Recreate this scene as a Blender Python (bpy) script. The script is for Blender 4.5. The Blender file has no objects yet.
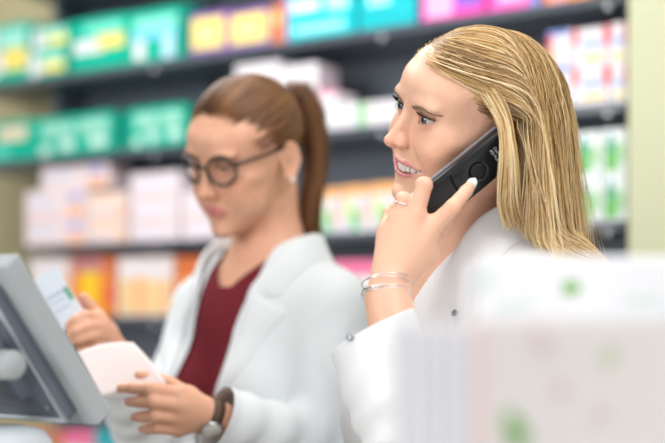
import bpy, bmesh, math, random
import numpy as np
from mathutils import Vector, Matrix

# ------------------------------------------------------------------ camera, world, lights, exposure
FPX, HOR, CAMZ = 1293.0, 320.0, 1.35            # focal length (px of the 665 px frame), horizon row, lens height
scene = bpy.context.scene
cam_data = bpy.data.cameras.new("camera")
cam = bpy.data.objects.new("camera", cam_data)
scene.collection.objects.link(cam)
cam.location = (0, 0, CAMZ)
cam.rotation_euler = (math.radians(90), 0, 0)
cam_data.sensor_width = 36.0
cam_data.lens = FPX / 665 * 36
cam_data.shift_y = (HOR - 221.5) / 665
cam_data.clip_start = 0.05
cam_data.dof.use_dof = True
cam_data.dof.focus_distance = 1.57
cam_data.dof.aperture_fstop = 1.7
scene.camera = cam
scene.view_settings.view_transform = 'Standard'
scene.view_settings.look = 'None'
scene.view_settings.gamma = 1.0
scene.view_settings.use_curve_mapping = False
scene.view_settings.exposure = 0.12

world = bpy.data.worlds.new("world"); scene.world = world; world.use_nodes = True
world.node_tree.nodes["Background"].inputs["Color"].default_value = (0.93, 0.97, 1.0, 1)
world.node_tree.nodes["Background"].inputs["Strength"].default_value = 0.20

def area_light(name, loc, size, energy, target, color=(1, 1, 1)):
    l = bpy.data.lights.new(name, 'AREA'); l.shape = 'RECTANGLE'; l.size, l.size_y = size; l.energy = energy; l.color = color
    o = bpy.data.objects.new(name, l); scene.collection.objects.link(o); o.location = loc
    o.rotation_euler = (Vector(target) - Vector(loc)).to_track_quat('-Z', 'Y').to_euler()
    return o
area_light("shop_window_light", (-3.2, -1.2, 2.0), (2.6, 1.8), 84, (0.0, 1.8, 1.5), (1.0, 0.99, 0.97))
area_light("ceiling_and_fill_light", (0.3, 1.0, 2.85), (1.6, 1.6), 22, (0.2, 1.8, 1.2), (1.0, 0.98, 0.95))
area_light("ceiling_and_fill_light", (-0.6, 2.6, 2.85), (1.2, 1.2), 29, (-0.4, 2.9, 1.2), (1.0, 0.98, 0.95))
area_light("ceiling_and_fill_light", (1.3, -0.7, 2.85), (1.4, 1.4), 26, (0.3, 1.0, 1.2), (1.0, 0.98, 0.95))  # added fill, no real panel: brightens booklet covers, coat and hair
area_light("ceiling_and_fill_light", (1.5, 1.8, 2.85), (1.2, 1.2), 5, (0.5, 1.8, 1.4), (1.0, 0.98, 0.95))
# ------------------------------------------------------------------ helpers
COL = bpy.context.scene.collection
V = Vector
f32 = np.float32

def at(u, v, Y):
    """world point seen at photo position (u, v) when it stands Y metres in front of the camera"""
    return np.array([(u - 332.5) / FPX * Y, Y, CAMZ + (HOR - v) / FPX * Y])

def link(o, parent=None):
    COL.objects.link(o)
    if parent is not None:
        o.parent = parent
    return o

def tag(o, label=None, cat=None, group=None, kind=None):
    if label: o["label"] = label
    if cat: o["category"] = cat
    if group: o["group"] = group
    if kind: o["kind"] = kind
    return o

def empty(name, loc=(0, 0, 0), rot=None):
    o = bpy.data.objects.new(name, None)
    o.empty_display_size = 0.05
    COL.objects.link(o)
    o.location = loc
    if rot is not None: o.rotation_euler = rot
    return o

def mesh_np(name, verts, faces, mat=None, parent=None, smooth=True, attrs=None, origin=None):
    """faces: int array (n,3) or (n,4), or list of lists"""
    verts = np.asarray(verts, f32)
    if origin is not None:
        verts = verts - np.asarray(origin, f32)
    me = bpy.data.meshes.new(name)
    if isinstance(faces, np.ndarray):
        k = faces.shape[1]
        me.vertices.add(len(verts)); me.vertices.foreach_set("co", verts.ravel())
        me.loops.add(faces.size); me.loops.foreach_set("vertex_index", faces.astype(np.int32).ravel())
        me.polygons.add(len(faces))
        me.polygons.foreach_set("loop_start", np.arange(0, faces.size, k, dtype=np.int32))
        me.update(calc_edges=True)
    else:
        me.from_pydata(verts.tolist(), [], faces)
    me.polygons.foreach_set("use_smooth", np.full(len(me.polygons), smooth, bool))
    if attrs:
        for an, val in attrs.items():
            val = np.asarray(val, f32)
            if val.ndim == 2:
                a = me.attributes.new(an, 'FLOAT_COLOR', 'POINT')
                c = np.ones((len(verts), 4), f32); c[:, :3] = val
                a.data.foreach_set("color", c.ravel())
            else:
                a = me.attributes.new(an, 'FLOAT', 'POINT'); a.data.foreach_set("value", val)
    o = bpy.data.objects.new(name, me)
    if origin is not None: o.location = origin
    if mat is not None: me.materials.append(mat)
    link(o, parent)
    return o

class MB:
    """collects simple solids into one mesh"""
    def __init__(s): s.v = []; s.f = []
    def add(s, v, f):
        n = len(s.v); s.v += [tuple(p) for p in v]; s.f += [[i + n for i in q] for q in f]; return s
    def box(s, c, d, M=None, bev=0.0):
        x, y, z = d[0] / 2, d[1] / 2, d[2] / 2
        if bev <= 0:
            P = [V((a * x, b * y, e * z)) for a in (-1, 1) for b in (-1, 1) for e in (-1, 1)]
            F = [(0, 1, 3, 2), (4, 6, 7, 5), (0, 4, 5, 1), (2, 3, 7, 6), (0, 2, 6, 4), (1, 5, 7, 3)]
        else:
            bm = bmesh.new(); bmesh.ops.create_cube(bm, size=1)
            for q in bm.verts: q.co = V((q.co.x * d[0], q.co.y * d[1], q.co.z * d[2]))
            bmesh.ops.bevel(bm, geom=bm.edges[:], offset=bev, segments=2, affect='EDGES', profile=0.5)
            bm.verts.index_update()
            P = [q.co.copy() for q in bm.verts]; F = [[q.index for q in g.verts] for g in bm.faces]; bm.free()
        if M is not None: P = [M @ p for p in P]
        s.add([p + V(c) for p in P], F); return s
    def tube(s, pts, r, n=10, caps=True, closed=False):
        pts = [V(p) for p in pts]; N = len(pts)
        rs = list(r) if hasattr(r, '__len__') else [r] * N
        t0 = (pts[1] - pts[0]).normalized()
        a = V((0, 0, 1)) if abs(t0.z) < .9 else V((1, 0, 0))
        u = t0.cross(a).normalized(); vs = []
        for i in range(N):
            if closed: t = (pts[(i + 1) % N] - pts[i - 1]).normalized()
            else: t = (pts[min(i + 1, N - 1)] - pts[max(i - 1, 0)]).normalized()
            u = (u - t * u.dot(t)).normalized(); w = t.cross(u)
            for k in range(n):
                an = 2 * math.pi * k / n
                vs.append(pts[i] + (u * math.cos(an) + w * math.sin(an)) * rs[i])
        fs = []
        for i in range(N if closed else N - 1):
            j = (i + 1) % N
            for k in range(n):
                k2 = (k + 1) % n
                fs.append((i * n + k, i * n + k2, j * n + k2, j * n + k))
        if caps and not closed:
            fs.append(tuple(range(n - 1, -1, -1))); fs.append(tuple((N - 1) * n + k for k in range(n)))
        s.add(vs, fs); return s
    def lathe(s, prof, n=24, M=None, c=(0, 0, 0)):
        vs = []; fs = []
        for (r, z) in prof:
            for k in range(n):
                a = 2 * math.pi * k / n
                p = V((r * math.cos(a), r * math.sin(a), z))
                if M is not None: p = M @ p
                vs.append(p + V(c))
        for i in range(len(prof) - 1):
            for k in range(n):
                k2 = (k + 1) % n
                fs.append((i * n + k, i * n + k2, (i + 1) * n + k2, (i + 1) * n + k))
        fs.append(tuple(range(n - 1, -1, -1))); fs.append(tuple((len(prof) - 1) * n + k for k in range(n)))
        s.add(vs, fs); return s
    def build(s, name, mat, parent=None, smooth=False, origin=None):
        return mesh_np(name, np.array([tuple(p) for p in s.v]), [list(q) for q in s.f], mat, parent, smooth, origin=origin)

# ------------------------------------------------------------------ materials
def new_mat(name):
    m = bpy.data.materials.new(name); m.use_nodes = True
    nt = m.node_tree
    return m, nt, nt.nodes["Principled BSDF"]

def plain(name, col, rough=0.5, metal=0.0, spec=0.5, noise=0.0, nscale=40.0, bump=0.0, **kw):
    m, nt, b = new_mat(name)
    b.inputs["Base Color"].default_value = (*col, 1)
    b.inputs["Roughness"].default_value = rough
    b.inputs["Metallic"].default_value = metal
    b.inputs["Specular IOR Level"].default_value = spec
    for k, val in kw.items():
        b.inputs[k.replace('_', ' ')].default_value = val
    if noise or bump:
        tc = nt.nodes.new("ShaderNodeTexCoord")
        nz = nt.nodes.new("ShaderNodeTexNoise"); nz.inputs["Scale"].default_value = nscale; nz.inputs["Detail"].default_value = 4
        nt.links.new(tc.outputs["Object"], nz.inputs["Vector"])
        if noise:
            mx = nt.nodes.new("ShaderNodeMix"); mx.data_type = 'RGBA'
            mx.inputs["A"].default_value = (*[c * (1 - noise) for c in col], 1)
            mx.inputs["B"].default_value = (*[min(1, c * (1 + noise)) for c in col], 1)
            nt.links.new(nz.outputs["Fac"], mx.inputs["Factor"]); nt.links.new(mx.outputs["Result"], b.inputs["Base Color"])
        if bump:
            bp = nt.nodes.new("ShaderNodeBump"); bp.inputs["Strength"].default_value = bump; bp.inputs["Distance"].default_value = 0.002
            nt.links.new(nz.outputs["Fac"], bp.inputs["Height"]); nt.links.new(bp.outputs["Normal"], b.inputs["Normal"])
    return m

def attr_mat(name, attr="Col", rough=0.5, sss=0.0, sssr=(1, .35, .2), ssscale=0.01, spec=0.5, bump=0.0, bscale=300, **kw):
    m, nt, b = new_mat(name)
    a = nt.nodes.new("ShaderNodeAttribute"); a.attribute_name = attr
    nt.links.new(a.outputs["Color"], b.inputs["Base Color"])
    b.inputs["Roughness"].default_value = rough
    b.inputs["Specular IOR Level"].default_value = spec
    if sss:
        b.inputs["Subsurface Weight"].default_value = sss
        b.inputs["Subsurface Radius"].default_value = sssr
        b.inputs["Subsurface Scale"].default_value = ssscale
    for k, val in kw.items():
        b.inputs[k.replace('_', ' ')].default_value = val
    if bump:
        tc = nt.nodes.new("ShaderNodeTexCoord")
        nz = nt.nodes.new("ShaderNodeTexNoise"); nz.inputs["Scale"].default_value = bscale; nz.inputs["Detail"].default_value = 3
        nt.links.new(tc.outputs["Object"], nz.inputs["Vector"])
        bp = nt.nodes.new("ShaderNodeBump"); bp.inputs["Strength"].default_value = bump; bp.inputs["Distance"].default_value = 0.001
        nt.links.new(nz.outputs["Fac"], bp.inputs["Height"]); nt.links.new(bp.outputs["Normal"], b.inputs["Normal"])
    return m

# ------------------------------------------------------------------ implicit surfaces
def A3(*a): return np.array(a, f32)
def nrm(p): return np.sqrt(np.einsum('ij,ij->i', p, p))
def unit(v): v = np.asarray(v, float); return v / np.linalg.norm(v)
def smin(a, b, k):
    h = np.clip(.5 + .5 * (b - a) / k, 0, 1)
    return b + (a - b) * h - k * h * (1 - h)
def smax(a, b, k): return -smin(-a, -b, k)
def ell(p, c, r):
    r = np.asarray(r, f32); q = (p - np.asarray(c, f32)) / r
    k0 = nrm(q); k1 = nrm(q / r)
    return k0 * (k0 - 1) / np.maximum(k1, 1e-5)
def cone(p, a, b, ra, rb):
    a = np.asarray(a, f32); b = np.asarray(b, f32); ba = b - a
    t = np.clip(((p - a) @ ba) / float(ba @ ba), 0, 1)
    return nrm(p - a - t[:, None] * ba) - (ra + (rb - ra) * t)
def chain(p, pts, rs, k=0.0):
    d = None
    for i in range(len(pts) - 1):
        e = cone(p, pts[i], pts[i + 1], rs[i], rs[i + 1])
        d = e if d is None else (smin(d, e, k) if k else np.minimum(d, e))
    return d
def near(fn, p, c, rad, far_add=0.0):
    """evaluate fn only close to c, elsewhere return a plain distance bound"""
    c = np.asarray(c, f32); d = nrm(p - c) - rad
    out = np.maximum(d, 0.0) + 0.03 + far_add
    m = d < 0.03
    if m.any(): out[m] = fn(p[m])
    return out.astype(f32)

def mesh_sdf(fn, lo, hi, h, blk=4, band=1.5):
    lo = np.asarray(lo, float); hi = np.asarray(hi, float)
    nb = np.ceil((hi - lo) / (h * blk)).astype(int); n = nb * blk
    ax = [lo[i] + (np.arange(nb[i]) * blk + (blk - 1) / 2) * h for i in range(3)]
    P = np.stack(np.meshgrid(*ax, indexing='ij'), -1).reshape(-1, 3).astype(f32)
    C = fn(P).reshape(nb)
    act = np.abs(C) < band * blk * h
    F = np.repeat(np.repeat(np.repeat(C, blk, 0), blk, 1), blk, 2)
    bi = np.argwhere(act)
    off = np.stack(np.meshgrid(*[np.arange(blk)] * 3, indexing='ij'), -1).reshape(-1, 3)
    ii = (bi[:, None, :] * blk + off[None]).reshape(-1, 3)
    vals = np.empty(len(ii), f32)
    for s in range(0, len(ii), 400000):
        q = ii[s:s + 400000]
        vals[s:s + 400000] = fn((lo + q * h).astype(f32))
    F[ii[:, 0], ii[:, 1], ii[:, 2]] = vals
    # naive surface nets
    S = F < 0
    a = S[:-1, :-1, :-1]; anyc = a.copy(); allc = a.copy()
    for dx in (0, 1):
        for dy in (0, 1):
            for dz in (0, 1):
                q = S[dx:n[0] - 1 + dx, dy:n[1] - 1 + dy, dz:n[2] - 1 + dz]
                anyc |= q; allc &= q
    cells = np.argwhere(anyc & ~allc)
    cid = np.full(np.array(S.shape) - 1, -1, np.int32)
    cid[cells[:, 0], cells[:, 1], cells[:, 2]] = np.arange(len(cells))
    cor = np.array([(x, y, z) for x in (0, 1) for y in (0, 1) for z in (0, 1)])
    val = np.stack([F[cells[:, 0] + c[0], cells[:, 1] + c[1], cells[:, 2] + c[2]] for c in cor], 1)
    acc = np.zeros((len(cells), 3)); cnt = np.zeros(len(cells))
    for i in range(8):
        for j in range(i + 1, 8):
            if np.abs(cor[i] - cor[j]).sum() != 1: continue
            m = (val[:, i] < 0) != (val[:, j] < 0)
            t = val[m, i] / (val[m, i] - val[m, j])
            acc[m] += cor[i] + t[:, None] * (cor[j] - cor[i]); cnt[m] += 1
    verts = lo + (cells + acc / cnt[:, None]) * h
    quads = []
    for d in range(3):
        s0 = [slice(None)] * 3; s1 = [slice(None)] * 3
        s0[d] = slice(0, -1); s1[d] = slice(1, None)
        x = S[tuple(s0)] != S[tuple(s1)]
        e = np.argwhere(x)
        o1 = (d + 1) % 3; o2 = (d + 2) % 3
        ok = (e[:, o1] > 0) & (e[:, o2] > 0) & (e[:, o1] < S.shape[o1] - 1) & (e[:, o2] < S.shape[o2] - 1)
        e = e[ok]
        def g(da, db):
            q = e.copy(); q[:, o1] -= da; q[:, o2] -= db
            return cid[q[:, 0], q[:, 1], q[:, 2]]
        Q = np.stack([g(0, 0), g(1, 0), g(1, 1), g(0, 1)], 1)
        inside = S[e[:, 0], e[:, 1], e[:, 2]]
        Q[~inside] = Q[~inside][:, ::-1]
        quads.append(Q[(Q >= 0).all(1)])
    Q = np.concatenate(quads)
    return verts.astype(f32), Q

def relax(verts, Q, it=1, lam=0.5):
    e = np.concatenate([Q[:, [i, (i + 1) % Q.shape[1]]] for i in range(Q.shape[1])])
    n = len(verts); v = verts.astype(float)
    cnt = np.bincount(e[:, 0], minlength=n) + np.bincount(e[:, 1], minlength=n)
    for _ in range(it):
        m = np.stack([np.bincount(e[:, 0], v[e[:, 1], i], n) + np.bincount(e[:, 1], v[e[:, 0], i], n) for i in range(3)], 1)
        v = v + lam * (m / np.maximum(cnt, 1)[:, None] - v)
    return v.astype(f32)

def clip_mesh(verts, faces, g):
    """keep the side g < 0 of an open or closed surface, with clean cut edges"""
    if faces.shape[1] == 4:
        faces = np.concatenate([faces[:, [0, 1, 2]], faces[:, [0, 2, 3]]])
    ins = g < 0
    c = ins[faces].sum(1)
    keep = faces[c == 3]; cut = faces[(c == 1) | (c == 2)]
    vs = list(map(tuple, verts)); new = []; em = {}
    gl = g
    def ev(a, b):
        k = (a, b) if a < b else (b, a)
        if k not in em:
            t = gl[k[0]] / (gl[k[0]] - gl[k[1]])
            p = verts[k[0]] + t * (verts[k[1]] - verts[k[0]])
            em[k] = len(vs); vs.append(tuple(p))
        return em[k]
    for tri in cut.tolist():
        s = [ins[i] for i in tri]
        if sum(s) == 1:
            i = s.index(True); a, b, c2 = tri[i], tri[(i + 1) % 3], tri[(i + 2) % 3]
            new.append((a, ev(a, b), ev(a, c2)))
        else:
            i = s.index(False); a, b, c2 = tri[i], tri[(i + 1) % 3], tri[(i + 2) % 3]
            ab = ev(a, b); ac = ev(a, c2)
            new.append((ab, b, c2)); new.append((ab, c2, ac))
    F = np.concatenate([keep, np.array(new, dtype=int).reshape(-1, 3)])
    used = np.unique(F); mp = np.full(len(vs), -1); mp[used] = np.arange(len(used))
    return np.array(vs, f32)[used], mp[F]

def interp(x, xs, ys):
    """smooth (monotone-ish cubic) table lookup, xs ascending"""
    xs = np.asarray(xs, float); ys = np.asarray(ys, float)
    m = np.gradient(ys, xs)
    i = np.clip(np.searchsorted(xs, x) - 1, 0, len(xs) - 2)
    hh = xs[i + 1] - xs[i]; t = np.clip((x - xs[i]) / hh, 0, 1)
    return ((2 * t**3 - 3 * t**2 + 1) * ys[i] + (t**3 - 2 * t**2 + t) * hh * m[i] + (-2 * t**3 + 3 * t**2) * ys[i + 1] + (t**3 - t**2) * hh * m[i + 1]).astype(f32)

def vnoise(p, scale, seed=0):
    """cheap smooth pseudo-noise, about -1..1"""
    rng = np.random.RandomState(seed); out = np.zeros(len(p), f32)
    for k in range(5):
        w = rng.normal(size=3) * scale; out += np.sin(p @ w.astype(f32) + rng.uniform(0, 6.28)).astype(f32)
    return out / 2.5

def grad(fn, p, e=5e-4):
    g = np.stack([fn(p + A3(*(e if i == j else 0 for j in range(3)))) - fn(p - A3(*(e if i == j else 0 for j in range(3)))) for i in range(3)], 1)
    return g / np.maximum(nrm(g), 1e-9)[:, None]

def snap(fn, p, it=6, off=0.0):
    p = np.array(p, f32)
    for _ in range(it):
        p = p - grad(fn, p) * (fn(p) - off)[:, None] * .8
    return p

def head_rot(yaw, pitch, roll):
    a, p, r = -math.radians(yaw), -math.radians(pitch), math.radians(roll)
    Rz = np.array([[math.cos(a), -math.sin(a), 0], [math.sin(a), math.cos(a), 0], [0, 0, 1]])
    Rx = np.array([[1, 0, 0], [0, math.cos(p), -math.sin(p)], [0, math.sin(p), math.cos(p)]])
    Ry = np.array([[math.cos(r), 0, math.sin(r)], [0, 1, 0], [-math.sin(r), 0, math.cos(r)]])
    return Rz @ Rx @ Ry

def ribbons(P, W, N, taper=True):
    """P (n,s,3) strand points, W (n,) half widths, N (n,s,3) outward normals -> ridge ribbons, verts & quads"""
    n, s, _ = P.shape
    T = np.gradient(P, axis=1); T /= np.maximum(np.linalg.norm(T, axis=2, keepdims=True), 1e-9)
    B = np.cross(T, N); B /= np.maximum(np.linalg.norm(B, axis=2, keepdims=True), 1e-9)
    O = np.cross(B, T)
    w = np.asarray(W)[:, None, None] * (np.sqrt(np.clip(1.02 - np.linspace(0, 1, s)**4, 0, 1))[None, :, None] if taper else 1)
    if s > 12: w = w * np.clip(.25 + .3 * np.arange(s), 0, 1)[None, :, None]
    vs = np.stack([P - B * w, P + O * w * .7, P + B * w], 2)  # n,s,3,3
    idx = np.arange(n * s * 3).reshape(n, s, 3)
    q = np.concatenate([np.stack([idx[:, :-1, k], idx[:, 1:, k], idx[:, 1:, k + 1], idx[:, :-1, k + 1]], -1).reshape(-1, 4) for k in (0, 1)])
    return vs.reshape(-1, 3), q
# ------------------------------------------------------------------ room shell
YW0, KW = 3.6, .00061                                # shelf front: 1/Y grows to the right, so the wall runs diagonally
def wall_Y(u): return YW0 / (1 + KW * u)
WA = at(0, HOR, wall_Y(0)); WB = at(627, HOR, wall_Y(627))
wdir = unit(WB - WA); wn = np.array((wdir[1], -wdir[0], 0.0))       # along the shelves, and out of them towards the shop
if wn[1] > 0: wn = -wn
def wall_sz(u, v):
    Y = wall_Y(u); p = at(u, v, Y); return float((p - WA) @ wdir), float(p[2])
wang = math.atan2(wdir[1], wdir[0])
RW = Matrix.Rotation(wang, 3, 'Z')
def wall_pt(s, out, z): 
    p = WA * np.array((1, 1, 0)) + wdir * s + wn * out; return V((p[0], p[1], z))

m_cream = plain("cream_wall_paint", (.60, .62, .42), rough=.75, noise=.04, nscale=6)
m_tan = plain("tan_wall_paint", (.50, .44, .26), rough=.75, noise=.05, nscale=6)
m_dark = plain("anthracite_laminate", (.20, .235, .285), rough=.38, noise=.12, nscale=5)
m_shelf = plain("dark_shelf_board", (.10, .118, .145), rough=.30)
m_strip = plain("smoked_price_strip", (.09, .105, .13), rough=.2, spec=.6)
m_chrome = plain("brushed_chrome", (.45, .46, .48), rough=.35, metal=1.0)
m_floor = plain("pale_stone_floor", (.55, .53, .49), rough=.35, noise=.08, nscale=3)
m_ceil = plain("white_ceiling_paint", (.85, .85, .85), rough=.9)
m_wallp = plain("warm_white_paint", (.78, .77, .73), rough=.85, noise=.03, nscale=4)

def wall_box(name, s0, s1, o0, o1, z0, z1, mat, parent=None, bev=0):
    return MB().box(wall_pt((s0 + s1) / 2, (o0 + o1) / 2, (z0 + z1) / 2), (abs(s1 - s0), abs(o1 - o0), abs(z1 - z0)), RW, bev).build(name, mat, parent)
sL = wall_sz(27, 200)[0]; sR = wall_sz(627, 200)[0]
tag(wall_box("wall_back", sL - 1.6, sR + 1.2, -.37, -.26, 0, 2.9, m_tan), kind="structure")
tag(MB().box((0, 1.2, -.05), (9, 9, .1)).build("floor", m_floor), kind="structure")
pil = wall_box("wall_pillar", sR + .014, sR + .864, -.255, .03, 0, 2.9, m_cream); tag(pil, kind="structure")
pil.name = "wall_right"

# ------------------------------------------------------------------ shelving unit
unit_o = empty("shelving_unit", tuple(wall_pt((sL + sR) / 2, -.15, 0)))
tag(unit_o, "anthracite wall shelving unit full of medicine boxes behind the two women", "shelving")
def upart(o):
    mw = o.matrix_world.copy(); o.parent = unit_o; o.location = V(o.location) - V(unit_o.location); return o
ZS = [.90, 1.358, 1.549, 1.788, 2.006, 2.25]
upart(wall_box("back_panel", sL, sR, -.255, -.235, .05, 2.45, m_dark))
for s_ in (sL - .012, sR - .012): upart(wall_box("side_panel", s_ - .012, s_ + .010, -.235, -.12, .05, 2.45, m_dark))
for z in ZS:
    sh = upart(wall_box("shelf_board", sL - .25 if z in ZS[3:5] else sL, sR, -.235, .004, z - .015, z, m_shelf))
    wall_box("price_strip", sL - .25 if z in ZS[3:5] else sL, sR - .005, .0045, .009, z - .016, z + .002, m_strip, sh)
for z in ZS:
    for u in (157, 385, 610):
        s_, _ = wall_sz(u, 200)
        M = Matrix.Rotation(wang, 3, 'Z') @ Matrix.Rotation(math.radians(90), 3, 'X')
        c = wall_pt(s_, .0095, z - .024)
        upart(MB().lathe([(.003, -.003), (.007, 0), (.008, .003), (.007, .006), (.003, .007)], 16, M, c).build("shelf_bracket", m_chrome, None, True))
for u in (157, 385):
    s_, _ = wall_sz(u, 200); upart(wall_box("upright", s_ - .012, s_ + .012, -.2345, -.220, .1, 2.43, m_shelf))

# ------------------------------------------------------------------ medicine boxes
def box_mat(name, base, rects, rough=.32):
    """carton with printed fields; rects (x0, x1, z0, z1, colour) in the carton's own 0..1 front coordinates"""
    m, nt, b = new_mat(name); b.inputs["Roughness"].default_value = rough
    tc = nt.nodes.new("ShaderNodeTexCoord"); last = None
    for (x0, x1, z0, z1, colr) in rects:
        sb = nt.nodes.new("ShaderNodeVectorMath"); sb.operation = 'SUBTRACT'; nt.links.new(tc.outputs["Generated"], sb.inputs[0]); sb.inputs[1].default_value = ((x0 + x1) / 2, .5, (z0 + z1) / 2)
        dv = nt.nodes.new("ShaderNodeVectorMath"); dv.operation = 'DIVIDE'; nt.links.new(sb.outputs[0], dv.inputs[0]); dv.inputs[1].default_value = ((x1 - x0) / 2, 1.0, (z1 - z0) / 2)
        ab = nt.nodes.new("ShaderNodeVectorMath"); ab.operation = 'ABSOLUTE'; nt.links.new(dv.outputs[0], ab.inputs[0])
        sp = nt.nodes.new("ShaderNodeSeparateXYZ"); nt.links.new(ab.outputs[0], sp.inputs[0])
        mx = nt.nodes.new("ShaderNodeMath"); mx.operation = 'MAXIMUM'; nt.links.new(sp.outputs["X"], mx.inputs[0]); nt.links.new(sp.outputs["Z"], mx.inputs[1])
        lt = nt.nodes.new("ShaderNodeMath"); lt.operation = 'LESS_THAN'; nt.links.new(mx.outputs[0], lt.inputs[0]); lt.inputs[1].default_value = 1.0
        mi = nt.nodes.new("ShaderNodeMix"); mi.data_type = 'RGBA'; nt.links.new(lt.outputs[0], mi.inputs["Factor"])
        if last is None: mi.inputs["A"].default_value = (*base, 1)
        else: nt.links.new(last, mi.inputs["A"])
        mi.inputs["B"].default_value = (*colr, 1); last = mi.outputs["Result"]
    if last is None: b.inputs["Base Color"].default_value = (*base, 1)
    else: nt.links.new(last, b.inputs["Base Color"])
    return m
GR, GD = (.0, .43, .29), (.0, .21, .15); WH = (.78, .75, .80); YE = (.88, .70, .16); PU = (.25, .10, .42); CY = (.0, .50, .56); MA = (.85, .06, .42)
OR = (.95, .33, .05); PK = (.92, .62, .64); BL = (.22, .30, .72); LG = (.35, .72, .40); RD = (.80, .08, .10); PA = (.88, .82, .86)
BM = dict(
    green_yellow=box_mat("green_yellow_carton", GR, [(.0, .22, .1, .95, WH), (.3, .95, .60, .9, (.35, .75, .65)), (.35, .97, .22, .58, YE), (.05, .4, .2, .5, WH)]),
    green_band=box_mat("green_cream_carton", GR, [(.05, .6, .35, .6, WH), (.5, .98, .40, .66, YE), (.25, .95, .68, .9, (.15, .66, .52))]),
    green_blue=box_mat("green_blue_carton", GR, [(.15, .95, .62, .85, (.25, .70, .58)), (.1, .95, .45, .6, (.18, .55, .80)), (.15, .35, .08, .45, WH), (.7, .9, .05, .5, (.5, .65, .85))]),
    green_dots=box_mat("green_dot_carton", GR, [(.12, .52, .50, .86, (.30, .64, .52)), (.58, .95, .50, .86, (.30, .64, .52)), (.10, .24, .08, .30, (.6, .82, .75)), (.36, .52, .16, .42, (.6, .82, .75)), (.72, .92, .18, .42, (.6, .82, .75))]),
    green_tan=box_mat("green_tan_carton", GR, [(.2, .9, .52, .85, (.80, .66, .48)), (.1, .5, .1, .4, (.1, .62, .48))]),
    green_plain=box_mat("plain_green_carton", GD, [(.1, .9, .0, .06, GR)]),
    purple=box_mat("purple_yellow_carton", PU, [(.05, .92, .16, .88, YE), (.2, .7, .4, .6, (.95, .82, .45))]),
    orange=box_mat("orange_carton", (.72, .26, .04), [(.1, .9, .5, .8, YE)]),
    cyan=box_mat("cyan_carton", CY, [(.1, .5, .55, .75, WH), (.15, .85, .15, .3, (.35, .85, .88)), (.6, .9, .5, .85, (.45, .86, .9)), (.0, .05, 0, 1, MA)]),
    cyan2=box_mat("turquoise_carton", (.0, .46, .52), [(.15, .55, .5, .85, (.4, .85, .88)), (.6, .95, .25, .7, CY)]),
    magenta=box_mat("magenta_carton", MA, [(.08, .5, .1, .8, (.95, .45, .75)), (.55, .95, .2, .6, (.30, .12, .60))]),
    magenta2=box_mat("pink_carton", (.88, .10, .50), [(.2, .7, .2, .7, (.95, .5, .75)), (.8, 1, 0, 1, BL)]),
    white_pink=box_mat("white_coral_carton", (.84, .72, .75), [(.12, .45, .45, .75, (.72, .72, .86)), (.72, .98, .05, .5, (.95, .55, .38)), (.74, .92, .55, .9, (.45, .45, .80)), (0, 1, 0, .07, (.93, .52, .40))]),
    white_orange=box_mat("white_peach_carton", (.84, .70, .70), [(.1, .9, .55, .95, (.95, .70, .55)), (.8, 1, .1, .5, (.95, .60, .40)), (0, 1, 0, .08, (.93, .52, .40))]),
    white_plain=box_mat("white_lilac_carton", (.82, .73, .78), [(.15, .8, .35, .6, (.80, .78, .88)), (0, 1, 0, .08, (.94, .62, .58))]),
    white_label=box_mat("plain_white_carton", WH, [(.15, .7, .4, .65, (.75, .76, .80))]),
    white_green=box_mat("white_lime_carton", WH, [(0, .08, 0, 1, (.45, .80, .25)), (.92, 1, 0, 1, (.1, .55, .3)), (.25, .8, .35, .6, (.80, .80, .82))]),
    hot=box_mat("orange_yellow_carton", (.95, .30, .04), [(.05, .95, .72, .98, (.55, .22, .25)), (.3, .8, .2, .75, (.96, .62, .03)), (.1, .5, .05, .3, (.95, .40, .40))]),
    hot2=box_mat("red_orange_carton", (.70, .18, .06), [(.1, .9, .25, .5, (.95, .12, .10)), (.1, .9, .0, .22, (.96, .35, .05)), (.0, 1, .55, .65, OR)]),
    grid=box_mat("white_orange_carton", (.84, .72, .70), [(.08, .24, .05, .62, (.96, .62, .15)), (.32, .50, .05, .66, (.97, .50, .10)), (.58, .74, .05, .60, (.96, .62, .15)), (.82, .95, .05, .6, (.97, .50, .10)), (.08, .9, .68, .9, PA)]),
    og=box_mat("orange_green_carton", WH, [(0, 1, .78, 1, (.95, .48, .18)), (.1, .35, .3, .72, (.75, .85, .35)), (.35, .62, .05, .5, (.10, .55, .22)), (.68, .9, .2, .65, (.93, .60, .52))]),
    pink=box_mat("pink_white_carton", (.93, .88, .90), [(0, 1, .72, 1, (.90, .20, .38))]),
    red_blue=box_mat("white_red_blue_carton", WH, [(0, .25, .55, 1, RD), (.0, .9, .86, 1, BL), (.3, .85, .3, .5, (.70, .72, .78)), (.05, .3, .0, .5, OR)]),
    white_red=box_mat("white_red_carton", WH, [(.0, .16, .6, 1, RD), (.25, .85, .5, .68, (.35, .48, .78)), (.3, .9, .15, .32, (.80, .66, .25)), (.88, 1, .5, 1, RD)]),
    leaf=box_mat("white_leaf_carton", (.82, .88, .88), [(.12, .66, .08, .72, (.12, .48, .09)), (.28, .46, .5, .9, (.05, .32, .38)), (.72, .95, .25, .62, (.32, .62, .28))]),
    teal=box_mat("teal_carton", (.05, .42, .48), [(.1, .9, .4, .7, (.3, .7, .75))]),
)
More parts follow.
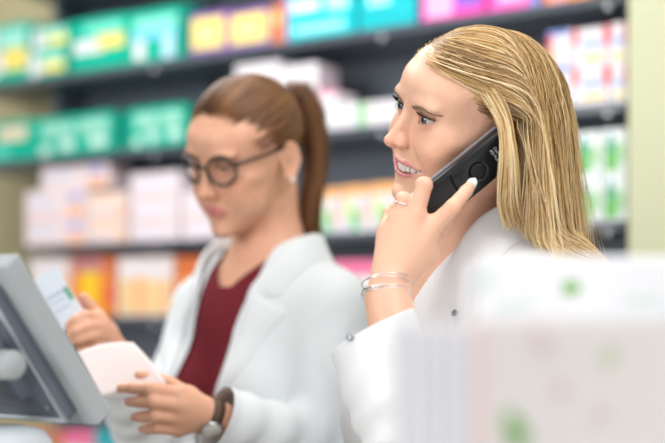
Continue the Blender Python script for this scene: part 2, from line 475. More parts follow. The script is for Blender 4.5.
def carton(u0, u1, v0, v1, kind, label, shelf=None, depth=.09, out=0.0, group=None, yaw=0.0):
    """medicine box whose front fills the given photo field, standing on a shelf or on the box below (v1)"""
    uc = (u0 + u1) / 2
    s0, _ = wall_sz(u0, v0); s1, _ = wall_sz(u1, v0); z1 = wall_sz(uc, v0)[1]
    z0 = ZS[shelf] if shelf is not None else wall_sz(uc, v1)[1]
    w, hgt = s1 - s0 - .0015, z1 - z0 - .0008
    me_o = MB().box((0, 0, hgt / 2), (w, depth, hgt), None, .0012).build("medicine_box", BM[kind])
    me_o.location = wall_pt((s0 + s1) / 2, -depth / 2 - .004 + out, z0 + .0004)
    me_o.rotation_euler = (0, 0, wang + math.radians(yaw))
    tag(me_o, label, "medicine box", group)
    return me_o
C = carton
# top shelf
C(-14, 27, 24, 70, 'green_yellow', "green box with yellow field at the far left end of the top shelf", 4)
C(32, 67, 26, 50, 'green_yellow', "upper green and yellow box of the pair stacked on the top shelf", None)
C(28, 64, 50, 72, 'green_yellow', "lower green and yellow box of the pair stacked on the top shelf", 4)
C(70, 124, 17, 70, 'green_band', "green box with a cream and yellow band on the top shelf", 4)
C(125, 178, 9, 62, 'green_blue', "tall green box with a pale blue band on the top shelf", 4)
C(179, 188, 2, 56, 'green_plain', "narrow dark green box beside the purple boxes on the top shelf", 4)
C(189, 226, 12, 50, 'purple', "left purple box with a yellow square on the top shelf", 4)
C(227, 270, 8, 45, 'purple', "right purple box with a yellow square on the top shelf", 4)
C(271, 280, 4, 42, 'orange', "narrow orange box between purple and turquoise boxes", 4)
C(282, 355, -16, 38, 'cyan', "wide turquoise box with a magenta edge on the top shelf", 4)
C(358, 416, -22, 28, 'cyan2', "plain turquoise box left of the pink boxes on the top shelf", 4)
C(420, 484, -30, 22, 'magenta', "magenta and purple box above the blonde woman's forehead", 4)
C(487, 540, -38, 14, 'magenta2', "pink box with a blue edge on the top shelf", 4)
C(543, 590, -44, 6, 'hot', "orange box at the right of the top shelf", 4)
# second shelf
C(-12, 30, 121, 157, 'green_tan', "green box with a tan field at the left end of the second shelf", 3)
C(31, 112, 115, 155, 'green_dots', "wide green box with white dots on the second shelf", 3)
C(113, 126, 113, 152, 'green_plain', "narrow plain dark green box on the second shelf", 3)
C(127, 184, 106, 150, 'green_dots', "green box with white dots directly behind the brunette's forehead", 3)
C(234, 279, 62, 103, 'white_label', "white box behind the top of the brunette's head", None, group=None)
C(234, 316, 103, 140, 'white_label', "wide white box hidden behind the brunette's hair", 3)
C(280, 317, 64, 103, 'white_label', "white box above the brunette's ponytail", None)
C(318, 336, 91, 104, 'pink', "small pink box lying on the white lime boxes", None)
C(319, 361, 104, 136, 'white_green', "left white box with a lime edge between the two women", 3)
C(362, 402, 100, 131, 'white_green', "right white box with a lime edge beside the blonde's nose", 3)
C(405, 450, 92, 128, 'white_label', "white box behind the blonde woman's face on the second shelf", 3)
C(546, 571, 66, 110, 'red_blue', "orange and white box on the second shelf beside the blonde hair", 3)
C(546, 571, 30, 66, 'red_blue', "red and blue topped white box, upper one beside the blonde hair", None)
C(572, 607, 67, 106, 'white_red', "lower white box with small red corners on the second shelf", 3)
C(572, 607, 27, 67, 'white_red', "upper white box with small red corners on the second shelf", None)
C(608, 625.5, 66, 104, 'white_red', "lower white box touching the cream pillar on the second shelf", 3)
C(608, 625.5, 22, 66, 'white_red', "upper white box touching the cream pillar on the second shelf", None)
# third shelf
C(24, 84, 219, 246, 'white_pink', "bottom white and coral box at the left end of the third shelf", 2)
C(24, 84, 190, 219, 'white_pink', "middle white and coral box at the left end of the third shelf", None)
C(40, 107, 165, 190, 'white_pink', "topmost white and coral box of the left stack on the third shelf", None)
C(86, 125, 219, 246, 'white_orange', "lower white and peach box in the middle of the third shelf", 2)
C(86, 125, 192, 219, 'white_orange', "upper white and peach box in the middle of the third shelf", None)
for i_, (a, b) in enumerate(((222, 246), (197, 222), (172, 197))):
    C(129, 178, a, b, 'white_plain', ("bottom", "middle", "top")[i_] + " lilac-printed white box in the stack of three on the third shelf", 2 if i_ == 0 else None)
C(181, 226, 218, 245, 'white_plain', "lower white box beside the brunette's chin on the third shelf", 2)
C(181, 226, 190, 218, 'white_plain', "upper white box beside the brunette's chin on the third shelf", None)
for k_, (a, b) in enumerate(((313, 340), (341, 369), (370, 398))):
    C(a, b, 188 - 3 * k_, 240, 'og', ("left", "middle", "right")[k_] + " white box with orange top and green leaf between the two women", 2)
C(400, 450, 182, 238, 'og', "orange topped box behind the blonde woman's chin", 2)
C(572, 600, 176, 226, 'leaf', "lower left white box with green leaf print near the pillar", 2)
C(572, 600, 131, 176, 'leaf', "upper left white box with green leaf print near the pillar", None)
C(601, 625.5, 174, 224, 'leaf', "lower right white box with green leaf print at the pillar", 2)
C(601, 625.5, 128, 174, 'leaf', "upper right white box with green leaf print at the pillar", None)
# fourth shelf
C(28, 68, 257, 318, 'grid', "pale white box at the left end of the fourth shelf", 1)
C(70, 104, 256, 318, 'hot', "bright orange and yellow box on the fourth shelf", 1)
C(105, 114, 256, 318, 'hot2', "narrow red box on the fourth shelf", 1)
C(116, 172, 256, 318, 'grid', "wide white box with orange columns on the fourth shelf", 1)
C(174, 204, 256, 318, 'hot2', "red and orange box beside the brunette's coat on the fourth shelf", 1)
C(330, 374, 260, 319, 'pink', "white box with a pink top beside the blonde woman's wrist", 1)
C(376, 420, 262, 319, 'white_label', "white box behind the blonde woman's hand on the fourth shelf", 1)
# fifth shelf, tops just in the frame
for k_, (a, b, kd, nm) in enumerate(((20, 60, 'hot', "orange"), (62, 92, 'pink', "pink topped"), (94, 124, 'teal', "teal"), (126, 166, 'og', "orange topped white"), (168, 210, 'magenta2', "pink and blue"))):
    C(a, b, 432 - k_, 480, kd, nm + " box on the lowest shelf in view", 0, depth=.08)
# ------------------------------------------------------------------ people: heads (head space in cm, face towards -y, own left +x)
ZT = [-10.2, -9.6, -8.8, -7.6, -6.2, -4.6, -3.0, -1.2, 0.6, 2.4, 4.4, 6.4, 8.0]
WT = [1.5, 2.35, 3.2, 4.25, 5.05, 5.65, 6.1, 6.5, 6.75, 6.85, 6.9, 6.7, 6.0]       # half width
FT = [-7.9, -8.85, -9.35, -9.25, -9.2, -9.35, -9.3, -9.15, -9.05, -9.05, -9.25, -8.75, -7.4]  # front
CT = [-6.9, -6.3, -5.8, -5.2, -4.6, -3.8, -3.2, -2.6, -2.2, -2.0, -1.8, -1.6, -1.4]  # middle line

def eye_c(S): return np.array(S.get('eye', (3.1, -7.62, 1.9)))

def face_base(q):
    ax = np.abs(q[:, 0]); y = q[:, 1]; z = q[:, 2]
    w = interp(z, ZT, WT); fr = interp(z, ZT, FT); c = interp(z, ZT, CT)
    n = np.where(y < c, 2.25, 2.1)
    dd = np.where(y < c, c - fr, interp(z, ZT, [1.2, 2.0, 3.0, 4.2, 5.5, 6, 6, 6, 6, 6, 6, 6, 6]))
    r = ((ax / w)**n + (np.abs(y - c) / dd)**n)**(1 / n)
    d = (r - 1) * np.minimum(w, dd) * .9
    d = smax(d, -(z + 10.0), 1.0); d = smax(d, z - 8.3, 2.0)
    cr = ell(q, (0, .7, 4.5), (7.15, 9.1, 7.6))
    return smin(cr, d, 2.2)

def head_cm(q, S):
    """implicit head; negative inside"""
    q = np.asarray(q, f32)
    p = q.copy(); p[:, 0] = np.abs(p[:, 0])
    d = face_base(q)
    sm = S.get('smile', 0.0)
    # cheek bones, cheeks, brow, temples
    d = smin(d, ell(p, (4.5, -6.0, -.5), (2.0, 1.9, 1.5)), 1.6)
    d = smin(d, ell(p, (3.75 + .2 * sm, -7.05 - .2 * sm, -2.6 + .4 * sm), (1.9 + .2 * sm, 1.7 + .1 * sm, 1.8 + .1 * sm)), 1.5)
    d = smin(d, ell(p, (4.1, -5.7, -4.9), (1.7, 2.1, 2.2)), 1.8)
    d = smin(d, ell(p, (2.5, -8.2, 3.55), (2.5, .95, .75)), 1.0)
    d = smax(d, -ell(p, (7.6, -5.6, 2.6), (1.2, 2.4, 2.2)), 1.4)
    # eye sockets
    ec = eye_c(S)
    d = smax(d, -ell(p, (ec[0] - .1, ec[1] - 2.35, ec[2] - .05), (1.95, 1.35, 1.1)), .9)
    d = smax(d, -ell(p, (1.5, -9.9, 1.7), (.75, 1.0, 1.0)), .8)
    # chin
    d = smin(d, ell(p, (0, -8.55, -8.75), (1.75, 1.15, 1.15)), 1.3)
    # nose
    ntz = S.get('nose_z', -1.95); nl = S.get('nose_y', -11.2)
    d = smin(d, chain(p, [(0, -8.95, 2.6), (0, -9.55, 1.0), (0, nl + .55, ntz + .75)], [.5, .62, .66], .3), .95)
    d = smin(d, chain(p, [(0, -8.7, 1.6), (0, -9.1, .2), (0, -9.7, ntz + .3)], [.5, .7, .85], .3), .5)
    d = smin(d, ell(p, (0, nl, ntz), (.8, .82, .72)), .55)
    d = smin(d, ell(p, (1.05, nl + 1.15, ntz - .25), (.58, .85, .55)), .5)
    d = smin(d, ell(p, (.62, nl + 1.25, ntz + .3), (.72, .85, .75)), .45)
    d = smin(d, cone(p, (0, nl + .1, ntz - .5), (0, -9.6, ntz - 1.1), .36, .4), .4)
    # lips and mouth
    L = S['lips']
    d = smin(d, chain(p, L['up'], L['ru'], .12), .3)
    d = smin(d, chain(p, L['lo'], L['rl'], .12), .32)
    d = smax(d, -ell(p, (0, -10.15, (L['up'][0][2] + ntz - .9) / 2), (.2, .35, .55)), .35)
    if sm:
        d = smax(d, -chain(p, [(2.0, -9.6, ntz - .4), (3.2, -9.05, -3.3), (4.3, -8.1, -4.9)], [.1, .2, .2], .2), .8)
    d = smax(d, -ell(p, (0, -10.2, L['lo'][0][2] - 1.15), (1.5, .9, .45)), .8)
    # nostrils
    d = smax(d, -cone(p, (.52, nl + .55, ntz - .95), (.62, nl + 1.05, ntz - .35), .26, .2), .16)
    # eyelids
    ex = p - ec.astype(f32)
    lid = nrm(ex) - 1.335
    d = smin(d, lid, .42)
    s = np.clip((ex[:, 0] + S.get('eye_sh', 0)) / 1.52, -1, 1)
    up, lo = S['lid']
    tilt = .1 * ex[:, 0]
    zu = up * (1 - np.abs(s)**2.2) * (1 - .12 * s) + tilt
    zl = -lo * (1 - np.abs(s)**2.4) * (1 + .15 * s) + tilt
    # crease over the upper lid
    cr = np.sqrt((ex[:, 2] - zu - S.get('crease', .32))**2 + np.maximum(0, nrm(ex) - 1.42)**2 + np.maximum(0, np.abs(ex[:, 0]) - 1.5)**2) - .05
    d = np.where(ex[:, 1] < -.2, smax(d, -cr, .2), d)
    cut = np.maximum(np.maximum(ex[:, 2] - zu, zl - ex[:, 2]), np.maximum(ex[:, 1] + .1, np.abs(ex[:, 0]) - 1.52))
    d = smax(d, -cut * .9, .06)
    # open mouth
    if S.get('open'):
        xc, zc, zu0, zl0 = S['open']
        t = np.clip(p[:, 0] / xc, 0, 1)
        mu = zu0 + (zc - zu0) * t**2; ml = zl0 + (zc - zl0) * t**2.3
        cut = np.maximum(np.maximum(p[:, 2] - mu, ml - p[:, 2]), np.maximum(p[:, 0] - xc, p[:, 1] + 7.4))
        d = smax(d, -cut * .85, .12)
    if S.get('ears', True):
        d = smin(d, ear_cm(p), .25)
    return d

def ear_cm(p):
    """ear on the +x side (p already mirrored)"""
    c = np.array((7.05, 1.0, -.25)); a = math.radians(24); t = math.radians(14)
    yx = np.array((math.sin(a), math.cos(a), 0)); zx = np.array((0, math.sin(t), math.cos(t)))
    yx = yx - zx * yx.dot(zx); yx /= np.linalg.norm(yx); nx = np.cross(yx, zx)
    q = (p - c.astype(f32)) @ np.stack([nx, yx, zx], 1).astype(f32)   # (out, back, up)
    q = q - A3(.55, .3, 0)
    top = q[:, 2] > 0
    ry = np.where(top, 1.75, 1.2 + .35 * np.clip(1 + q[:, 2] / 3, 0, 1)); rz = 3.05
    rr = np.sqrt((q[:, 1] / ry)**2 + (q[:, 2] / rz)**2)
    disc = np.maximum(np.abs(q[:, 0] - .28 * (rr - .4)) - .2, (rr - 1) * 1.4)
    rim = np.sqrt(((rr - .93) * 1.6)**2 + (q[:, 0] - .32)**2) - .2
    rim = np.where((q[:, 1] < -.9) & (q[:, 2] < .2) & (q[:, 2] > -1.6), .6, rim)
    d = smin(disc, rim, .2)
    d = smax(d, -ell(q, (.45, -.15, -.35), (.42, .75, 1.0)), .2)
    d = smin(d, ell(q, (.35, -1.1, -.55), (.3, .35, .6)), .2)
    d = smin(d, ell(q, (.25, .0, -2.55), (.3, .72, .62)), .25)
    return d

LIPS_SMILE = dict(up=[(0, -9.6, -4.30), (1.1, -9.52, -4.26), (2.4, -8.95, -4.38), (3.7, -7.75, -4.58)], ru=[.28, .31, .23, .10],
                  lo=[(0, -9.35, -6.02), (1.1, -9.26, -5.86), (2.4, -8.75, -5.34), (3.65, -7.75, -4.68)], rl=[.38, .36, .28, .10])
LIPS_REST = dict(up=[(0, -9.75, -4.85), (.8, -9.72, -4.8), (1.6, -9.4, -5.05), (2.35, -8.9, -5.3)], ru=[.4, .42, .3, .12],
                 lo=[(0, -9.6, -5.85), (.8, -9.52, -5.8), (1.6, -9.25, -5.6), (2.3, -8.9, -5.36)], rl=[.48, .45, .33, .12])
HEAD_A = dict(smile=1.0, lips=LIPS_SMILE, lid=(.46, .36), open=(3.55, -4.62, -4.54, -5.70), crease=.26, nose_z=-1.5, nose_y=-11.25, ears=True)
HEAD_B = dict(smile=0.0, lips=LIPS_REST, lid=(-.12, .42), crease=.7, nose_z=-2.0, nose_y=-11.1, ears=True)

SKIN_A = np.array((.86, .515, .365)); SKIN_B = np.array((.75, .41, .275))
def blend(c, tgt, w): return c * (1 - w[:, None]) + np.asarray(tgt) * w[:, None]
def sstep(x, a, b):
    t = np.clip((x - a) / (b - a), 0, 1); return t * t * (3 - 2 * t)

def head_colors(q, S, base):
    """true skin tone of the face: lips, blush, brows area left to the hairs, inside of mouth and nostrils"""
    q = np.asarray(q, f32); p = q.copy(); p[:, 0] = np.abs(p[:, 0])
    c = np.tile(base, (len(q), 1)).astype(float)
    c *= (1 + .03 * vnoise(q, 1.2, 5) + .02 * vnoise(q, 4, 6))[:, None]
    blush = np.exp(-((p[:, 0] - 4.4) / 1.9)**2 - ((q[:, 2] + 1.7) / 1.7)**2 - ((q[:, 1] + 6.8) / 2.6)**2)
    c = blend(c, base * np.array((1.0, .72, .66)), .55 * blush)
    nose = np.exp(-(nrm(p - A3(.4, -11.2, S['nose_z'])) / 1.1)**2)
    c = blend(c, base * np.array((1.0, .78, .72)), .5 * nose)
    L = S['lips']
    dl = np.minimum(chain(p, L['up'], L['ru']), chain(p, L['lo'], L['rl']))
    lip = 1 - sstep(dl, -.02, .13)
    c = blend(c, S.get('lipcol', (.68, .25, .25)), lip * (q[:, 1] < -7.6))
    if S.get('open'):
        inside = (p[:, 0] < 3.6) & (q[:, 2] > -6.6) & (q[:, 2] < -4.0) & (q[:, 1] > -8.9 + .09 * p[:, 0]**2) & (q[:, 1] < -5)
        c[inside & (dl > -.3) & (q[:, 1] > -8.6 + .09 * p[:, 0]**2)] = (.22, .05, .05)
    ec = eye_c(S); r = nrm(p - ec.astype(f32))
    c = blend(c, base * np.array((.9, .72, .68)), .4 * (1 - sstep(r, 1.3, 1.9)) * (q[:, 1] < -6))
    ms = np.exp(-(nrm((q - A3(1.55, -9.6, -3.5))) / .07)**2)
    return np.clip(c, 0, 1)

# ------------------------------------------------------------------ eyes, teeth, lashes, brows
def to_world(q, R, O): return (np.asarray(q, float) * .01) @ R.T + O

def eye_mat(name, iris):
    m, nt, b = new_mat(name)
    tc = nt.nodes.new("ShaderNodeTexCoord"); sp = nt.nodes.new("ShaderNodeSeparateXYZ"); nt.links.new(tc.outputs["Object"], sp.inputs[0])
    cb = nt.nodes.new("ShaderNodeCombineXYZ"); nt.links.new(sp.outputs["X"], cb.inputs["X"]); nt.links.new(sp.outputs["Z"], cb.inputs["Z"])
    ln = nt.nodes.new("ShaderNodeVectorMath"); ln.operation = 'LENGTH'; nt.links.new(cb.outputs[0], ln.inputs[0])
    mp = nt.nodes.new("ShaderNodeMapRange"); mp.inputs["From Max"].default_value = 0.012; nt.links.new(ln.outputs["Value"], mp.inputs["Value"])
    cr = nt.nodes.new("ShaderNodeValToRGB"); e = cr.color_ramp.elements
    e[0].position = 0; e[0].color = (.004, .004, .005, 1); e[1].position = 1; e[1].color = (.60, .54, .52, 1)
    for pos, colr in ((.17, (.006, .006, .008)), (.20, tuple(c * .55 for c in iris)), (.38, iris), (.46, tuple(c * .25 for c in iris)), (.52, (.62, .58, .57))):
        x = e.new(pos); x.color = (*colr, 1)
    nt.links.new(mp.outputs["Result"], cr.inputs["Fac"]); nt.links.new(cr.outputs["Color"], b.inputs["Base Color"])
    b.inputs["Roughness"].default_value = .08; b.inputs["Coat Weight"].default_value = .6; b.inputs["Coat Roughness"].default_value = .02
    return m

def make_eyes(parent, S, R, O, gaze, mat):
    ec = eye_c(S)
    for s in (1, -1):
        bm = bmesh.new(); bmesh.ops.create_uvsphere(bm, u_segments=32, v_segments=20, radius=.0121)
        for vv in bm.verts:                                    # corneal bulge
            rr = math.hypot(vv.co.x, vv.co.z)
            if vv.co.y < 0 and rr < .0062: vv.co.y -= .0011 * (1 - (rr / .0062)**2)
        me = bpy.data.meshes.new("eye"); bm.to_mesh(me); bm.free()
        for p in me.polygons: p.use_smooth = True
        me.materials.append(mat)
        o = bpy.data.objects.new("eye", me); link(o, parent)
        W = to_world(ec * (s, 1, 1), R, O); Rg = R @ head_rot(*gaze)
        M = np.eye(4); M[:3, :3] = Rg; M[:3, 3] = W
        o.matrix_world = Matrix(M.tolist())

def make_lashes(parent, S, R, O, mat, n=46):
    ec = eye_c(S); up, lo = S['lid']; P = []; W = []
    rng = np.random.RandomState(3)
    for s in (1, -1):
        for row, (k, ln, wd) in enumerate(((n, .72, .05), (n // 2, .3, .02))):
            for i in range(k):
                x = -1.35 + 2.8 * i / (k - 1); t = x / 1.52
                if row == 0: z = up * (1 - abs(t)**2.2) * (1 - .12 * t) + .1 * x
                else: z = -lo * (1 - abs(t)**2.4) * (1 + .15 * t) + .1 * x
                y = -math.sqrt(max(1.36**2 - x * x - z * z, .05))
                r0 = np.array((x, y, z)); out = np.array((x * .75 + .12 * (x > .6), -1.0, .25 if row == 0 else -.5))
                out /= np.linalg.norm(out); lnn = ln * (.75 + .35 * (t + 1) / 2) * rng.uniform(.8, 1.1) * S.get('lash', 1)
                pts = []
                for j in range(5):
                    a = j / 4
                    pts.append(r0 + out * lnn * a + np.array((0, 0, (1 if row == 0 else -.4) * lnn * .62 * a * a)))
                P.append((np.array(pts) + ec) * (s, 1, 1)); W.append(wd)
        # lid line
        for a0 in np.linspace(-1.38, 1.24, 13):
            pts = []
            for j in range(5):
                x = a0 + .28 * j / 4 - .02; t = min(abs(x / 1.52), 1)
                z = up * (1 - t**2.2) * (1 - .12 * x / 1.52) + .1 * x + .01
                pts.append((x, -math.sqrt(max(1.37**2 - x * x - z * z, .05)), z))
            P.append((np.array(pts) + ec) * (s, 1, 1)); W.append(.05)
    P = np.array(P); W = np.array(W); hf = len(P) // 2
    for sl in (slice(0, hf), slice(hf, None)):
        Wd = to_world(P[sl].reshape(-1, 3), R, O).reshape(P[sl].shape)
        N = np.broadcast_to(np.array(R) @ np.array((0, -1, .3)), Wd.shape)
        vs, q = ribbons(Wd, W[sl] * .01, N)
        mesh_np("eyelashes", vs, q, mat, parent)["kind"] = "stuff"

def make_brows(parent, S, R, O, mat, n=170, path=((1.2, 3.05), (2.4, 3.5), (3.6, 3.75), (4.9, 3.3)), wid=.34):
    rng = np.random.RandomState(8); P = []
    px = np.array(path)
    for s in (1, -1):
        for i in range(n):
            t = rng.uniform(0, 1)
            x = float(interp(np.array([t * 3]), np.arange(4.), px[:, 0])[0]); z = float(interp(np.array([t * 3]), np.arange(4.), px[:, 1])[0])
            x2 = float(interp(np.array([t * 3 + .2]), np.arange(4.), px[:, 0])[0]); z2 = float(interp(np.array([t * 3 + .2]), np.arange(4.), px[:, 1])[0])
            d = np.array((x2 - x + .05, z2 - z + .12 * (1 - t))); d /= np.linalg.norm(d) + 1e-6
            off = rng.uniform(-1, 1) * wid * (1 - .65 * t); ln = rng.uniform(.35, .6)
            P.append([(s * (x + d[0] * ln * a), -9.5, z + off + d[1] * ln * a - .25 * off * a) for a in (0, .35, .7, 1)])
    P = np.array(P, f32); sh = P.shape; fl = P.reshape(-1, 3)
    y = np.full(len(fl), -11.0, f32)                         # march back on to the skin
    for _ in range(40):
        q = fl.copy(); q[:, 1] = y; y = y + np.clip(head_cm(q, S), -.5, .5) * .7
    fl[:, 1] = y - .05
    Wd = to_world(fl, R, O).reshape(sh); hf = sh[0] // 2
    for sl in (slice(0, hf), slice(hf, None)):
        N = np.broadcast_to(np.array(R) @ np.array((0, -1, .2)), Wd[sl].shape)
        vs, q = ribbons(Wd[sl], np.full(hf, .0004), N)
        mesh_np("eyebrow", vs, q, mat, parent)["kind"] = "stuff"

def make_teeth(parent, R, O, mat):
    """upper row: each tooth a rounded block on the dental arch, plus gum"""
    widths = [.86, .68, .78, .70, .68, .9]
    t = empty("teeth", (0, 0, 0)); t.parent = parent
    x = .0; s_len = 0; pos = []
    def arch(s):   # arc length -> point on arch (cm)
        xx = np.linspace(0, 3.2, 200); yy = -9.12 + .17 * xx**2 + .012 * xx**4
        L = np.concatenate([[0], np.cumsum(np.hypot(np.diff(xx), np.diff(yy)))])
        return np.interp(s, L, xx), np.interp(s, L, yy)
    objs = []
    for i, w in enumerate(widths):
        s = s_len + w / 2; s_len += w + .012
        ax_, ay = arch(s); bx, by = arch(s + .05)
        for sg in (1, -1):
            bm = bmesh.new(); bmesh.ops.create_cube(bm, size=1)
            bmesh.ops.subdivide_edges(bm, edges=bm.edges[:], cuts=3, use_grid_fill=True)
            hgt = (1.02, .92, 1.0, .9, .85, .8)[i]
            for q in bm.verts:
                u = q.co * 2; k = 4.0
                rr = (abs(u.x)**k + abs(u.y)**2.5 + abs(u.z)**k)**(1 / k) or 1
                m = max(abs(u.x), abs(u.y), abs(u.z)) / max(rr, 1e-6); u = u * m
                narrow = 1 - .13 * max(0, u.z)
                q.co = V((u.x * w / 2 * narrow, u.y * .3, u.z * hgt / 2))
            tx = np.array((bx - ax_, by - ay)); tx /= np.linalg.norm(tx)
            vs = []
            for q in bm.verts:
                X = ax_ + tx[0] * q.co.x - (tx[1]) * q.co.y * -1 * -1; Y = ay + tx[1] * q.co.x + tx[0] * q.co.y
                vs.append((sg * X, Y, q.co.z - 5.12 + (.05 if i == 1 else 0) + .07 * ax_**2 * .35))
            fs = [[q.index for q in g.verts][::sg] for g in bm.faces]; bm.free()
            mesh_np("tooth", to_world(np.array(vs), R, O), fs, mat, t)
    return t
# ------------------------------------------------------------------ people: torso, arms, hands, clothes
class Torso:
    """frame of an upper body: a = own left, b = forward, c = up, origin at the neck base"""
    def __init__(s, N, yaw, scale=1.0):
        s.N = np.array(N, f32); y = math.radians(yaw)
        s.l = A3(math.cos(y), -math.sin(y), 0); s.f = A3(-math.sin(y), -math.cos(y), 0); s.z = A3(0, 0, 1)
        s.M = np.stack([s.l, s.f, s.z], 1); s.k = scale
    def loc(s, p): return ((p - s.N) @ s.M / s.k).astype(f32)
    def wld(s, q): return np.asarray(q, f32) @ s.M.T * s.k + s.N
    def sdf(s, p, skin=True):
        q = s.loc(p); m = q.copy(); m[:, 0] = np.abs(m[:, 0])
        d = ell(q, (0, -.005, -.17), (.148, .100, .19))
        d = smin(d, ell(q, (0, .0, -.36), (.118, .088, .17)), .05)
        d = smin(d, ell(q, (0, -.005, -.56), (.165, .118, .15)), .06)
        d = smin(d, ell(m, (.07, .065, -.235), (.062, .058, .068)), .04)
        d = smin(d, cone(m, (.03, -.015, -.025), (.142, -.012, -.085), .036, .045), .035)
        d = smin(d, cone(m, (.02, -.02, .025), (.10, -.018, -.05), .025, .024), .035)
        return d * s.k

def arm_sdf(p, S, E, W, r=(.050, .041, .040, .026), k=.02):
    S, E, W = (np.asarray(x, f32) for x in (S, E, W)); M = E + (W - E) * .25
    d = cone(p, S, E, r[0], r[1])
    d = smin(d, cone(p, E, M, r[1], r[2]), k)
    return smin(d, cone(p, M, W, r[2], r[3]), k)

def hand_sdf(p, H):
    """H: wrist, fingers list of ([joints], [radii]), thumb; palm from the metacarpals"""
    W = H['wrist']; d = None
    for jn, rd in H['fingers']:
        m = cone(p, W + (np.asarray(jn[0]) - W) * .25, jn[0], H.get('rw', .0135), rd[0] * 1.16)
        d = m if d is None else smin(d, m, .014)
    jn, rd = H['thumb']
    d = smin(d, cone(p, W + (np.asarray(jn[0]) - W) * .2, jn[0], .014, rd[0] * 1.25), .015)
    for jn, rd in H['fingers'] + [H['thumb']]:
        g = None
        for i in range(len(jn) - 1):
            e = cone(p, jn[i], jn[i + 1], rd[i], rd[i + 1]); g = e if g is None else smin(g, e, .003)
        d = smin(d, g, .0045)
    return d

def nail(name, tip, prev, up, mat, parent, w=.0060, ln=.0160):
    """finger nail plate on the back of a finger tip"""
    tip, prev, up = V(tip), V(prev), V(up)
    t = (tip - prev).normalized(); up = (up - t * up.dot(t)).normalized(); s = t.cross(up)
    vs = []; n, m = 7, 9
    for j in range(m):
        y = j / (m - 1); ww = w * (1 - .55 * max(0, (y - .6) / .4)**2.2) * (.86 + .14 * min(1, y * 3))
        for i in range(n):
            x = -1 + 2 * i / (n - 1)
            vs.append(tip + t * (ln * (y - .52)) + s * (x * ww) + up * (.0062 - .0026 * x * x - .0012 * max(0, y - .7) * 3))
    fs = [(j * n + i, j * n + i + 1, (j + 1) * n + i + 1, (j + 1) * n + i) for j in range(m - 1) for i in range(n - 1)]
    o = mesh_np(name, np.array([tuple(q) for q in vs]), [list(f) for f in fs], mat, parent)
    md = o.modifiers.new("thick", 'SOLIDIFY'); md.thickness = .0009; md.offset = -1
    return o

def make_collar(T, coat_fn, mat, parent, name, vz=-.26, lap=.075, colw=.055, stand=.03, notch=True, va=.012, sides=(1, -1), loose=0.0):
    """turned-down collar and lapels as one folded strip per side"""
    out = []
    for sg in sides:
        path = np.array([(va, .12, vz), (va + .016, .12, vz * .72), (va + .036, .115, vz * .42), (.062 + loose * .5, .085, vz * .16 - .03), (.076 + loose, .035, -.038),
                         (.080 + loose, -.005, -.018), (.064 + loose, -.05, .002), (.032, -.076, .012), (-.004, -.084, .014)])
        outd = np.array([(.8, 0, .25), (.9, 0, .35), (.95, 0, .25), (.95, .25, .0), (.95, .35, -.25), (.95, -.1, -.45), (.75, -.65, -.45), (.35, -.9, -.45), (0, -1, -.5)])
        wd = np.array([.012, lap * .75, lap, lap * .95, colw, colw, colw, colw, colw]); st = np.array([0, .0, .004, .012, stand, stand, stand, stand, stand])
        n = 56; ts = np.linspace(0, 8, n); k = np.arange(9.0)
        P = np.stack([interp(ts, k, path[:, i]) for i in range(3)], 1); D = np.stack([interp(ts, k, outd[:, i]) for i in range(3)], 1)
        D /= np.linalg.norm(D, axis=1, keepdims=True); Wd = interp(ts, k, wd); St = np.maximum(interp(ts, k, st), 0)
        if notch:
            Wd = Wd * (1 - .62 * np.exp(-((ts - 3.15) / .16)**2))
        mir = np.array((sg, 1, 1))
        base = snap(coat_fn, T.wld(P * mir), 8, .002)
        rows = [base, base + St[:, None] * np.array((0, 0, 1)) + .0]
        m = 7
        lied = []
        for j in range(1, m + 1):
            s = j / m
            q = snap(coat_fn, T.wld((P + D * (Wd * s)[:, None]) * mir), 7, .0008 + .003 * (1 - s))
            h = St * np.cos(s * math.pi / 2)**1.2
            rows.append(q + h[:, None] * np.array((0, 0, 1)) + (.004 * math.sin(s * math.pi)) * T.f)
        R = np.stack(rows, 0); nr = len(rows)
        idx = np.arange(nr * n).reshape(nr, n)
        q = np.stack([idx[:-1, :-1], idx[:-1, 1:], idx[1:, 1:], idx[1:, :-1]], -1).reshape(-1, 4)
        if sg < 0: q = q[:, ::-1]
        o = mesh_np(name, R.reshape(-1, 3), q, mat, parent)
        md = o.modifiers.new("thick", 'SOLIDIFY'); md.thickness = .0022; md.offset = 1
        sb = o.modifiers.new("sub", 'SUBSURF'); sb.levels = 1; sb.render_levels = 1
        out.append(o)
    return out

def cloth(name, fn, lo, hi, h, g, mat, parent, thick=.002, rl=2):
    v, q = mesh_sdf(fn, lo, hi, h)
    v = relax(v, q, rl, .5)
    v, t = clip_mesh(v, q, g(v))
    o = mesh_np(name, v, t, mat, parent)
    md = o.modifiers.new("thick", 'SOLIDIFY'); md.thickness = thick; md.offset = -1
    return o

